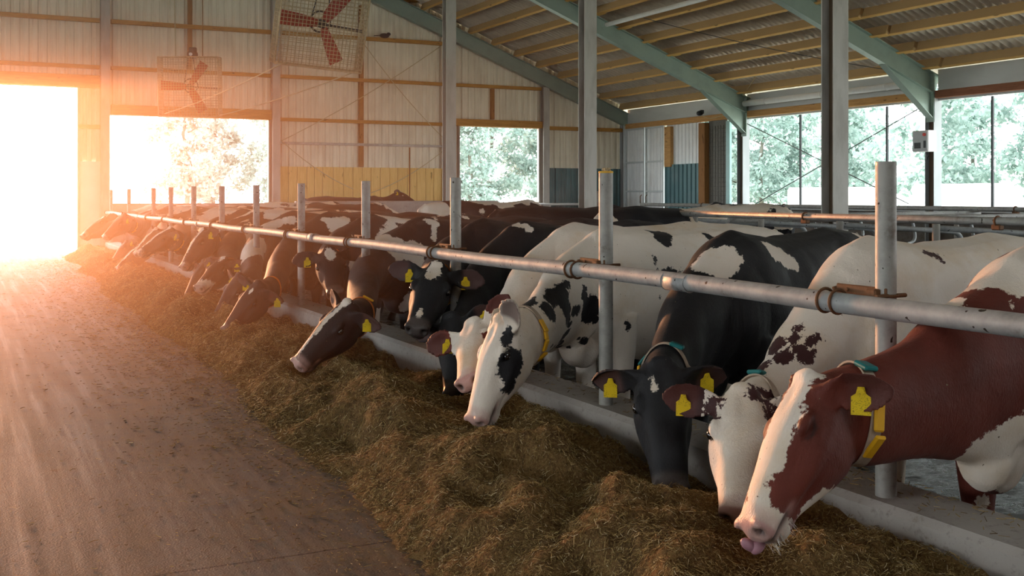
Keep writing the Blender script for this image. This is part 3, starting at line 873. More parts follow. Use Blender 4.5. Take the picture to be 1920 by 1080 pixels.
def coat_mat(name, dark, white, muzzle, edge=1.0, earin=(.10, .05, .045)):
    t = NT(name); v = t.coord('Object')
    phi = t.attr('coat')
    n1 = t.noise(v, 16, 4, .65); n2 = t.noise(v, 70, 2, .6)
    ph = t.math('ADD', phi, t.math('ADD', t.math('MULTIPLY', t.math('SUBTRACT', n1, .5), .085 * edge), t.math('MULTIPLY', t.math('SUBTRACT', n2, .5), .03 * edge)))
    f = t.maprange(ph, -.0035, .0035)
    wd = t.mix(white, tuple(k * e for k, e in zip(white, (.86, .74, .56))), t.maprange(t.noise(v, 2.3, 5, .65), .48, .75))
    wd = t.mix(wd, (.16, .12, .08), t.maprange(t.noise(v, 46, 2, .5), .735, .76))       # specks and flies
    dk = t.mix(dark, tuple(min(1, k * 1.5 + .003) for k in dark), t.maprange(t.noise(v, 3.5, 4), .4, .75))
    dk = t.mix(dk, (.22, .17, .10), t.maprange(t.noise(v, 60, 2, .5), .765, .79))       # bits of straw
    cc = t.mix(wd, dk, f)
    cc = t.mix(cc, earin, t.math('MULTIPLY', t.attr('earin'), .8))
    cc = t.mix(cc, muzzle, t.attr('muzzle'))
    cc = t.mix(cc, (.012, .008, .008), t.attr('hole'))
    cc = t.mix(cc, (.04, .032, .028), t.attr('hoof'))
    h = t.noise(t.coord('Object', (1, 1, .35)), 170, 3, .6)
    ro = t.math('SUBTRACT', .62, t.math('MULTIPLY', t.attr('muzzle'), .25))
    t.set(color=cc, rough=ro, spec=.28)
    t.b.inputs['Sheen Weight'].default_value = .03; t.b.inputs['Sheen Roughness'].default_value = .4
    t.bump(t.math('ADD', h, t.math('MULTIPLY', t.noise(v, 40, 4, .6), 1.0)), .45, .006)
    return t.m
WHITE = (.74, .665, .58)
M['black'] = coat_mat('black_and_white_coat', (.010, .010, .012), WHITE, (.075, .06, .055))
M['blackpink'] = coat_mat('black_and_white_coat_pink_nose', (.010, .010, .012), WHITE, (.55, .33, .29))
M['red'] = coat_mat('red_and_white_coat', (.105, .020, .012), WHITE, (.52, .30, .27), 1.0, (.09, .03, .025))
M['speckle'] = coat_mat('speckled_coat', (.040, .012, .012), WHITE, (.45, .28, .25), 1.6, (.09, .03, .025))
M['brown'] = coat_mat('dark_brown_coat', (.035, .014, .009), WHITE, (.30, .20, .17))

def bez(p, n):
    t = np.linspace(0, 1, n)[:, None]
    p = [np.asarray(q, float) for q in p]
    return (1 - t) ** 3 * p[0] + 3 * (1 - t) ** 2 * t * p[1] + 3 * (1 - t) * t * t * p[2] + t ** 3 * p[3]
def nrm(v): v = np.asarray(v, float); return v / (np.linalg.norm(v) + 1e-12)

def loft(mb, rings):
    n = len(rings[0]); V = np.concatenate(rings, 0)
    F = []
    for i in range(len(rings) - 1):
        for k in range(n):
            k2 = (k + 1) % n
            F.append((i * n + k, i * n + k2, (i + 1) * n + k2, (i + 1) * n + k))
    c0 = rings[0].mean(0); c1 = rings[-1].mean(0)
    e = len(V); V = np.concatenate([V, [c0, c1]], 0)
    F += [(e, (k + 1) % n, k) for k in range(n)] + [(e + 1, (len(rings) - 1) * n + k, (len(rings) - 1) * n + (k + 1) % n) for k in range(n)]
    mb.add(V, F, True)

def ring(topp, botp, side, w, taper=.25, ex=.85, mid=.5, n=28):
    """closed section between a top and a bottom point; side = unit vector; taper narrows the lower half"""
    T, B = np.asarray(topp, float), np.asarray(botp, float)
    c = T * (1 - mid) + B * mid
    a = np.linspace(0, 2 * np.pi, n, endpoint=False)
    ca, sa = np.cos(a), np.sin(a)
    cx = np.sign(ca) * np.abs(ca) ** ex; sx = np.sign(sa) * np.abs(sa) ** ex
    up = (T - c); dn = (B - c)
    ww = w * np.where(sa < 0, 1 - taper * np.abs(sx) ** 1.3, 1 - .12 * np.abs(sx))
    return c + np.outer(cx * ww, side) + np.outer(np.where(sa > 0, sx, 0), up) + np.outer(np.where(sa < 0, -sx, 0), dn)

def sm(a, b, x):
    t = np.clip((x - a) / (b - a), 0, 1); return t * t * (3 - 2 * t)

def build_cow(spec):
    nm = spec['label']
    rs = np.random.RandomState(spec.get('seed', 1))
    a = math.radians(spec['yaw'])
    fw = np.array([-math.cos(a), -math.sin(a), 0]); up = np.array([0, 0, 1.]); lf = np.cross(up, fw)
    s = spec.get('s', 1.0); ws = spec.get('w', .92)
    O = np.array([spec['W'][0], spec['W'][1], COWZ])
    L = lambda x, y, z: O + (fw * x + lf * y + up * z) * s
    toL = lambda V: np.stack([(V - O) @ fw, (V - O) @ lf, (V - O) @ up], 1) / s
    P = np.asarray(spec['P'], float); Mz = np.asarray(spec['M'], float)
    HL = np.linalg.norm(Mz - P); u = (Mz - P) / HL; k = HL / .53
    face = np.array([*spec['face'], .35 if 'fz' not in spec else spec['fz']], float)
    nn = nrm(face - u * face.dot(u)); sd = np.cross(nn, u)
    H = lambda x, y, z: P + (u * x + sd * y + nn * z) * k          # metres on a 53 cm head
    toH = lambda V: np.stack([(V - P) @ u, (V - P) @ sd, (V - P) @ nn], 1) / k
    mb = MB()
    # trunk
    st = [(-1.66, 1.32, 1.10, .10), (-1.60, 1.40, .92, .19), (-1.48, 1.44, .78, .26), (-1.30, 1.455, .70, .285), (-1.12, 1.465, .66, .30), (-.90, 1.445, .60, .33),
          (-.65, 1.435, .565, .365), (-.40, 1.43, .565, .36), (-.18, 1.445, .60, .325), (0, 1.465, .645, .275), (.14, 1.43, .69, .245), (.27, 1.34, .74, .21), (.36, 1.22, .80, .14)]
    if spec.get('lying'):
        st = [(x, .62 + (t - 1.3) , max(.0, b - .62), w * 1.12) for x, t, b, w in st]
    sl = lf
    dz = -.80 if spec.get('lying') else 0.0
    loft(mb, [ring(L(x, 0, t), L(x, 0, b), sl, w * ws * s, .12, .82, .52, 30) for x, t, b, w in st])
    # neck
    T0, B0 = L(.02, 0, 1.455 + dz), L(.34, 0, .68 + dz * .75)
    T3, B3 = H(-.025, 0, -.035), H(.19, 0, -.205)
    dT = np.linalg.norm(T3 - T0); dB = np.linalg.norm(B3 - B0)
    T1 = T0 + nrm(fw * .95 - up * spec.get('crest', .25)) * dT * .38
    T2 = T3 + (nrm(nrm(T0 - T3) - nn * .55)) * dT * .32
    B1 = B0 + nrm(fw * .7 + up * .35) * dB * .35
    B2 = B3 + nrm(nrm(B0 - B3) - nn * .45) * dB * .30
    N = 16
    TT = bez((T0, T1, T2, T3), N); BB = bez((B0, B1, B2, B3), N)
    rings = []
    wn = np.interp(np.linspace(0, 1, N), [0, .15, .4, .7, 1], [.235 * ws, .19 * ws, .145, .112, .098 * k])
    for i in range(N):
        d = TT[min(i + 1, N - 1)] + BB[min(i + 1, N - 1)] - TT[max(i - 1, 0)] - BB[max(i - 1, 0)]
        ax = nrm(TT[i] - BB[i]); side = nrm(np.cross(ax, nrm(d)))
        if i == 0: ref = side
        rings.append(ring(TT[i], BB[i], side, wn[i], .18, .92, .45, 28))
    rings.append(ring(H(.07, 0, -.03), H(.30, 0, -.19), np.sign(np.dot(side, sd)) * sd, .085 * k, .2, .9, .45, 28))
    loft(mb, rings)
    neckT, neckB = TT, BB
    # brisket, shoulders, haunches
    def ell(c, r, rot=None): mb.ellipsoid(c, r, rot, 16, 10)
    RB = Matrix((fw, lf, up)).transposed()
    ell(L(.26, 0, .76 + dz * .8), (.15 * s, .115 * s, .19 * s), RB)
    if not spec.get('lying'):
        for q in (-1, 1):
            ell(L(.10, q * .17 * ws, 1.02), (.15, .10, .28), RB); ell(L(-1.28, q * .19 * ws, 1.0), (.22, .12, .30), RB)
        ell(L(-1.08, 0, .58), (.24, .17, .16), RB)
    # head
    hs = [(-.035, -.045, -.13, .050), (-.01, -.008, -.17, .078), (.06, .004, -.240, .106), (.14, .010, -.276, .118), (.20, .010, -.272, .121), (.26, .005, -.250, .112), (.32, -.002, -.218, .097),
          (.38, -.007, -.186, .083), (.43, -.012, -.162, .077), (.47, -.018, -.142, .074), (.50, -.026, -.138, .077), (.522, -.042, -.130, .066), (.532, -.064, -.112, .040)]
    loft(mb, [ring(H(x, 0, t), H(x, 0, b), sd, w * k, .38 if x < .4 else .2, .80, .42, 26) for x, t, b, w in hs])
    RH = Matrix((u, sd, nn)).transposed()
    for q in (-1, 1):
        mb.ellipsoid(H(.165, q * .098, -.034), (.045 * k, .018 * k, .022 * k), RH, 12, 8)      # brow
        mb.ellipsoid(H(.15, q * .070, -.135), (.085 * k, .035 * k, .075 * k), RH, 12, 8)       # cheek
        mb.ellipsoid(H(.497, q * .047, -.055), (.030 * k, .028 * k, .030 * k), RH, 12, 8)      # nostril rim
    mb.ellipsoid(H(.445, 0, -.148), (.062 * k, .048 * k, .022 * k), RH, 12, 8)                 # chin
    mb.ellipsoid(H(-.005, 0, -.02), (.035 * k, .055 * k, .03 * k), RH, 12, 8)                  # poll
    # ears
    ears = []
    for q in (-1, 1):
        e = spec.get('earL' if q > 0 else 'earR', (.25, -.12, .0))     # back, lift, twist
        d = nrm(sd * q - u * e[0] + nn * e[1])
        frontv = nrm(u * .75 + nn * .55 - up * 0); frontv = nrm(frontv - d * frontv.dot(d))
        wv = np.cross(frontv, d) * q
        root = H(.045, q * .085, -.055)
        rr = []
        Le = .225 * k * spec.get('earlen', 1)
        for t, w, th in ((-.12, .030, .030), (.06, .036, .030), (.2, .052, .022), (.4, .070, .015), (.6, .072, .013), (.78, .060, .012), (.92, .036, .010), (1.0, .012, .007)):
            c = root + d * Le * t - up * .05 * t * t * Le
            aa = np.linspace(0, 2 * np.pi, 18, endpoint=False)
            cup = .034 * k * (1 if t > .1 else .2)
            rr.append(c + np.outer(np.cos(aa) * w * k, wv) + np.outer(np.sin(aa) * th * k + cup * (np.cos(aa) ** 2 - .5) * (w / .07), frontv))
        loft(mb, rr)
        ears.append((root, d, wv, frontv, Le))
    # legs and tail
    def leg(pts, n=12):
        mb.tube([L(*p[:3]) for p in pts], [p[3] * s for p in pts], n)
    if not spec.get('lying'):
        fx = spec.get('front', .06)
        for q in (-1, 1):
            o = spec.get('step', .0) * q
            leg([(.06, q * .17, .92, .10), (.06 + o * .3, q * .175, .70, .085), (fx + o, q * .17, .46, .056), (fx + o, q * .17, .40, .055), (fx - .01 + o, q * .17, .24, .036), (fx + o, q * .17, .12, .043), (fx + .03 + o, q * .17, .07, .048), (fx + .045 + o, q * .17, .0, .062)])
            leg([(-1.24, q * .18, .95, .15), (-1.16, q * .19, .74, .115), (-1.34, q * .18, .55, .066), (-1.43, q * .18, .48, .056), (-1.40, q * .18, .28, .038), (-1.38, q * .18, .13, .044), (-1.35, q * .18, .07, .048), (-1.33, q * .18, .0, .062)])
        mb.tube([L(-1.58, 0, 1.40), L(-1.69, 0, 1.33), L(-1.71, 0, 1.0), L(-1.70, 0, .72), L(-1.69, 0, .55), L(-1.69, 0, .42)], [.04, .03, .024, .022, .045, .012], 8)
    else:
        for q in (-1, 1):
            leg([(.1, q * .22, .28, .10), (.36, q * .2, .12, .07), (.12, q * .24, .06, .05)]); leg([(-1.2, q * .26, .34, .17), (-.85, q * .33, .2, .12), (-1.2, q * .36, .07, .055), (-.95, q * .38, .05, .05)])
    # union into one surface
    me0 = mb.mesh('raw')
    tmp = bpy.data.objects.new('raw', me0); col.objects.link(tmp)
    r = tmp.modifiers.new('r', 'REMESH'); r.mode = 'VOXEL'; r.voxel_size = spec.get('vox', .012)
    q = tmp.modifiers.new('s', 'SMOOTH'); q.factor = .5; q.iterations = 5 if spec.get('vox', .012) < .013 else 3
    dg = bpy.context.evaluated_depsgraph_get()
    me = bpy.data.meshes.new_from_object(tmp.evaluated_get(dg))
    bpy.data.objects.remove(tmp); bpy.data.meshes.remove(me0)
    nv = len(me.vertices)
    V = np.empty(nv * 3, dtype=np.float32); me.vertices.foreach_get('co', V); V = V.reshape(-1, 3).astype(np.float64)
    NR = np.empty(nv * 3, dtype=np.float32); me.vertices.foreach_get('normal', NR); NR = NR.reshape(-1, 3).astype(np.float64)
    B = toL(V); h = toH(V)
    dx = np.abs(B[:, 1])
    def g(c, r, Q): return np.exp(-(((Q - np.array(c)) / np.array(r)) ** 2).sum(1))
    BA = B.copy(); BA[:, 1] = dx
    hA = h.copy(); hA[:, 1] = np.abs(h[:, 1])
    inhead = sm(.33, .27, np.linalg.norm((h - np.array([.25, 0, -.1])) * np.array([1, 1.3, 1.3]), axis=1))
    D = np.zeros(nv)
    if not spec.get('lying'):
        b = 1 - inhead
        D += b * (.022 * g((-.02, .25, 1.18), (.08, .16, .26), BA) - .022 * g((-.24, .30, 1.10), (.09, .2, .30), BA) + .030 * g((-1.10, .25, 1.36), (.09, .08, .07), BA)
                  - .040 * g((-.92, .26, 1.22), (.13, .12, .11), BA) + .025 * g((-1.56, .10, 1.34), (.06, .06, .07), BA) + .014 * g((-.7, 0, 1.46), (.9, .03, .06), BA) + .018 * g((.02, 0, 1.48), (.14, .05, .06), BA)
                  + .02 * g((.22, .2, .98), (.09, .1, .1), BA) + .006 * np.sin(B[:, 0] * 42) * g((-.5, .34, 1.0), (.32, .3, .28), BA))
        fold = vnoise(np.stack([B[:, 0] * 9, B[:, 1] * 4, B[:, 2] * 3 + B[:, 0] * 2], 1), 5)
        D += b * .016 * (fbm(B * 5.5, 77, 3) - .5)
        D += b * (fold - .5) * .022 * sm(-.05, .25, B[:, 0])
        # hanging folds of the dewlap
        D += b * .012 * np.sin(B[:, 0] * 38 + B[:, 1] * 12) * g((.30, .06, .66), (.25, .2, .16), BA)
    # face modelling
    D += (-.014 * g((.175, .135, -.058), (.030, .05, .020), hA) + .010 * g((.178, .12, -.032), (.04, .05, .012), hA) + .006 * g((.178, .12, -.083), (.03, .05, .010), hA)
          - .010 * g((.29, .09, -.06), (.06, .05, .03), hA) + .008 * g((.27, .08, -.115), (.10, .04, .018), hA) - .010 * g((.08, 0, .01), (.07, .03, .03), hA)
          - .034 * g((.522, .048, -.060), (.020, .014, .017), hA) + .010 * g((.508, .055, -.040), (.02, .02, .012), hA) - .008 * g((.36, .07, -.140), (.10, .03, .012), hA)) * k
    lip = np.exp(-((h[:, 2] + .113 + .05 * (.53 - h[:, 0]) * -.2) / .011) ** 2) * sm(.37, .42, h[:, 0]) * sm(.13, .09, hA[:, 1])
    D -= .010 * lip * k
    V2 = V + NR * D[:, None]
    me.vertices.foreach_set('co', V2.astype(np.float32).ravel())
    # attributes
    muz = sm(.440, .475, h[:, 0] + .18 * (h[:, 2] + .10) * .6) * sm(-.16, -.135, h[:, 2]) * sm(.10, .05, hA[:, 1] * .6) * inhead
    pad = sm(.478, .500, h[:, 0]) * sm(-.115, -.100, h[:, 2]) * inhead
    if 'pink' in spec['mat'] or spec['mat'] in ('red', 'speckle', 'brown'): muz = np.maximum(pad, .45 * muz)
    muz = np.maximum(muz, .8 * lip * inhead)
    hole = np.maximum(np.clip(1.9 * g((.522, .048, -.060), (.028, .015, .018), hA), 0, 1), .85 * lip * sm(.40, .44, h[:, 0])) * inhead
    hole = np.maximum(hole, .7 * g((.175, .118, -.058), (.030, .03, .017), hA))
    if spec.get('closed'):
        cr = np.exp(-((h[:, 2] + .066 + 12 * (h[:, 0] - .175) ** 2 * -1) / .006) ** 2) * sm(.05, .025, np.abs(h[:, 0] - .175)) * sm(.06, .09, hA[:, 1])
        hole = np.maximum(hole * (1 - .8 * g((.175, .118, -.058), (.05, .05, .04), hA)), .8 * cr * inhead)
    ear = np.zeros(nv); earwhole = np.zeros(nv)
    for (root, d, wv, fv, Le) in ears:
        t = (V - root) @ d / Le; w_ = (V - root) @ wv / k; f_ = (V - root) @ fv / k
        near = (t > .28) & (t < 1.1) & (np.abs(w_) < .09) & (np.abs(f_ + .05 * t * t * 0) < .08)
        ear = np.maximum(ear, near * sm(.05, .5, NR @ fv) * sm(.3, .45, t) * sm(.075, .045, np.abs(w_)))
        earwhole = np.maximum(earwhole, near * 1.0)
    hoof = sm(.075, .06, B[:, 2]) * (1 - inhead) if not spec.get('lying') else np.zeros(nv)
    # coat pattern: >0 dark, <0 white
    base = spec.get('base', -1)
    Q = B + rs.uniform(0, 50, 3)
    if 'bias' in spec:
        ph = (fbm(Q * spec.get('freq', 2.4), spec.get('seed', 1), 3, .45) - spec['bias']) * .75
    else:
        ph = np.full(nv, .06 * base)
    for bl in spec.get('blobs', ()):
        x, y, z, r_, sg = bl
        dd = np.linalg.norm(V - np.array([x, y, z]), axis=1)
        ph = np.maximum(ph, np.minimum(r_ - dd, .09)) if sg > 0 else np.minimum(ph, np.maximum(dd - r_, -.09))
    for bl in spec.get('face_blobs', ()):
        x, y, z, rx, ry, rz_, sg = bl
        dd = (np.sqrt((((h - np.array([x, y, z])) / np.array([rx, ry, rz_])) ** 2).sum(1)) - 1) * min(rx, ry, rz_) * k
        ph = np.maximum(ph, np.minimum(-dd, .09)) if sg > 0 else np.minimum(ph, np.maximum(dd, -.09))
    if 'bodybias' in spec:
        pn = (fbm(Q * np.array([2.2, 2.6, 2.6]), spec.get('seed', 1) + 7, 3, .45) - spec['bodybias']) * .75
        ph = np.where(inhead > .5, ph, np.where(B[:, 0] < .55, pn * sm(.60, .30, B[:, 0]) + ph * sm(.30, .60, B[:, 0]), ph))
    if 'ear_dark' in spec: ph = np.where(earwhole > .5, .05 if spec['ear_dark'] else -.05, ph)
    for n_, arr in (('coat', ph), ('muzzle', muz), ('hole', np.clip(hole, 0, 1)), ('earin', ear), ('hoof', hoof)):
        at = me.attributes.new(n_, 'FLOAT', 'POINT'); at.data.foreach_set('value', arr.astype(np.float32))
    me.polygons.foreach_set('use_smooth', [True] * len(me.polygons))
    me.name = 'cow'; me.materials.clear(); me.materials.append(M[spec['mat']])
    cow = link(bpy.data.objects.new('cow', me)); tag(cow, spec['label'], 'cow', spec.get('group', 'cows at the feed fence'))
    me.update()
    if spec.get('plain'): return cow
    # eyes
    for q in (() if spec.get('closed') else (-1, 1)):
        m = MB(); m.ellipsoid(H(.175, q * .1115, -.058), (.024 * k, .017 * k, .019 * k), RH, 16, 10); m.build('eye', M['eye'], cow)
    bvh = BVHTree.FromPolygons([tuple(v) for v in V2], [tuple(p.vertices) for p in me.polygons])
    # ear tags
    for key, e in (('tagL', ears[1]), ('tagR', ears[0])):
        if key not in spec: continue
        root, d, wv, fv, Le = e
        tz = spec[key]
        c = root + d * Le * tz[0] - up * .05 * tz[0] ** 2 * Le
        hit = bvh.find_nearest(Vector(c + fv * .05)); c = np.array(hit[0]) + fv * .006
        cd = np.array([-c[0], -c[1], .0]); cd = nrm(cd * .6 + fv * .8)         # plate faces outwards from the ear
        ax = nrm(np.array([0, 0, 1.]) - cd * cd[2]); ax = nrm(ax + tz[1] * np.cross(cd, ax)) if len(tz) > 1 else ax
        rt = np.cross(ax, cd)
        sz = spec.get('tagsize', 1.0)
        prof = [(-.010, .012), (.010, .012), (.016, -.010), (.030, -.020), (.031, -.078), (-.031, -.078), (-.030, -.020), (-.016, -.010)]
        Vt = [c + (rt * x + ax * y) * sz + cd * .004 for x, y in prof] + [c + (rt * x + ax * y) * sz for x, y in prof]
        n = len(prof)
        m = MB().add(Vt, [tuple(range(n)), tuple(range(2 * n - 1, n - 1, -1))] + [(i, n + i, n + (i + 1) % n, (i + 1) % n) for i in range(n)])
        m.tube([c - cd * .012, c + cd * .012], .011 * sz, 10)
        m.build('ear_tag', M['tag'], cow)
    # collar
    if 'collar' in spec:
        cs = spec['collar']; f = cs.get('at', .80)
        fi = f * (N - 1); i0 = int(fi); fr = fi - i0; i1 = min(i0 + 1, N - 1)
        T = TT[i0] * (1 - fr) + TT[i1] * fr; Bo = BB[i0] * (1 - fr) + BB[i1] * fr
        c = (T + Bo) / 2; ax = nrm(T - Bo)
        dd = nrm((TT[i1] + BB[i1]) - (TT[i0] + BB[i0])); dd = nrm(dd - ax * dd.dot(ax)); side = np.cross(ax, dd)
        if side.dot(lf) < 0: side = -side
        K = 48; pts = []; outs = []
        for j in range(K):
            t = 2 * math.pi * j / K
            o_ = side * math.cos(t) * .8 + ax * math.sin(t)
            o_ = nrm(o_)
            hit = bvh.ray_cast(Vector(c + o_ * .42), Vector(-o_), .42)
            p = np.array(hit[0]) if hit[0] is not None else c + o_ * .12
            pts.append(p); outs.append(o_)
        rad = np.array([np.linalg.norm(p - c) for p in pts])
        for _ in range(3): rad = np.minimum(rad, np.median(rad) * 1.6); rad = (np.roll(rad, 1) + rad * 2 + np.roll(rad, -1)) / 4
        hw = cs.get('width', .022)
        Vc = []; Fc = []
        for j in range(K):
            o_ = outs[j]
            for off, wd in ((.002, -hw), (.009, -hw), (.009, hw), (.002, hw)):
                Vc.append(c + o_ * (rad[j] + off) + dd * wd)
        for j in range(K):
            j2 = (j + 1) % K
            for q in range(4): Fc.append((j * 4 + q, j2 * 4 + q, j2 * 4 + (q + 1) % 4, j * 4 + (q + 1) % 4))
        m = MB().add(Vc, Fc); cb = m.build('collar', M[cs.get('band', 'band')], cow)
        def onring(t, half, depth, wd, name, mat, lab=None):
            o_ = nrm(side * math.cos(t) * .8 + ax * math.sin(t)); j = int(t / (2 * math.pi) * K) % K
            tg = nrm(side * -math.sin(t) * .8 + ax * math.cos(t)); tg = nrm(tg - o_ * tg.dot(o_))
            R = Matrix((tg, dd, o_)).transposed()
            mm = MB(); mm.box(c + o_ * (rad[j] + .008 + depth / 2), (half * 2, wd, depth), R, .006)
            ob = mm.build(name, M[mat], cb)
            if lab: ob['label'] = lab
        for (deg, half, depth, wd, name, mat) in cs.get('bits', ()):
            onring(math.radians(deg) % (2 * math.pi), half, depth, wd, name, mat)
    if spec.get('tongue'):
        m = MB(); q = spec['tongue']
        m.ellipsoid(H(.528, q * .030, -.110), (.036 * k, .026 * k, .022 * k), RH, 14, 8); m.ellipsoid(H(.545, q * .036, -.088), (.018 * k, .020 * k, .030 * k), RH, 14, 8); m.build('tongue', M['tongue'], cow)
    if spec.get('whiskers'):
        m = MB(); r2 = random.Random(4)
        for _ in range(60):
            y = r2.uniform(-.06, .06); x = r2.uniform(.42, .525); p = H(x, y, -.135); 
            hit = bvh.find_nearest(Vector(p)); p = np.array(hit[0])
            e_ = p + nrm(-nn * .8 + u * r2.uniform(0, .7) + sd * r2.uniform(-.4, .4)) * r2.uniform(.02, .045)
            m.tube([p, (p + e_) / 2 + u * .003, e_], [.0009, .0007, .0003], 3)
        m.build('whiskers', M['hair'], cow)
    return cow
YEL = [(200, .030, .016, .030, 'collar_link', 'yellowlink')]
def links(side, a0, a1, n, half=.028, depth=.016, wd=.040):
    return [(a0 + (a1 - a0) * i / max(1, n - 1), half, depth, wd, 'collar_link', 'yellowlink') for i in range(n)]
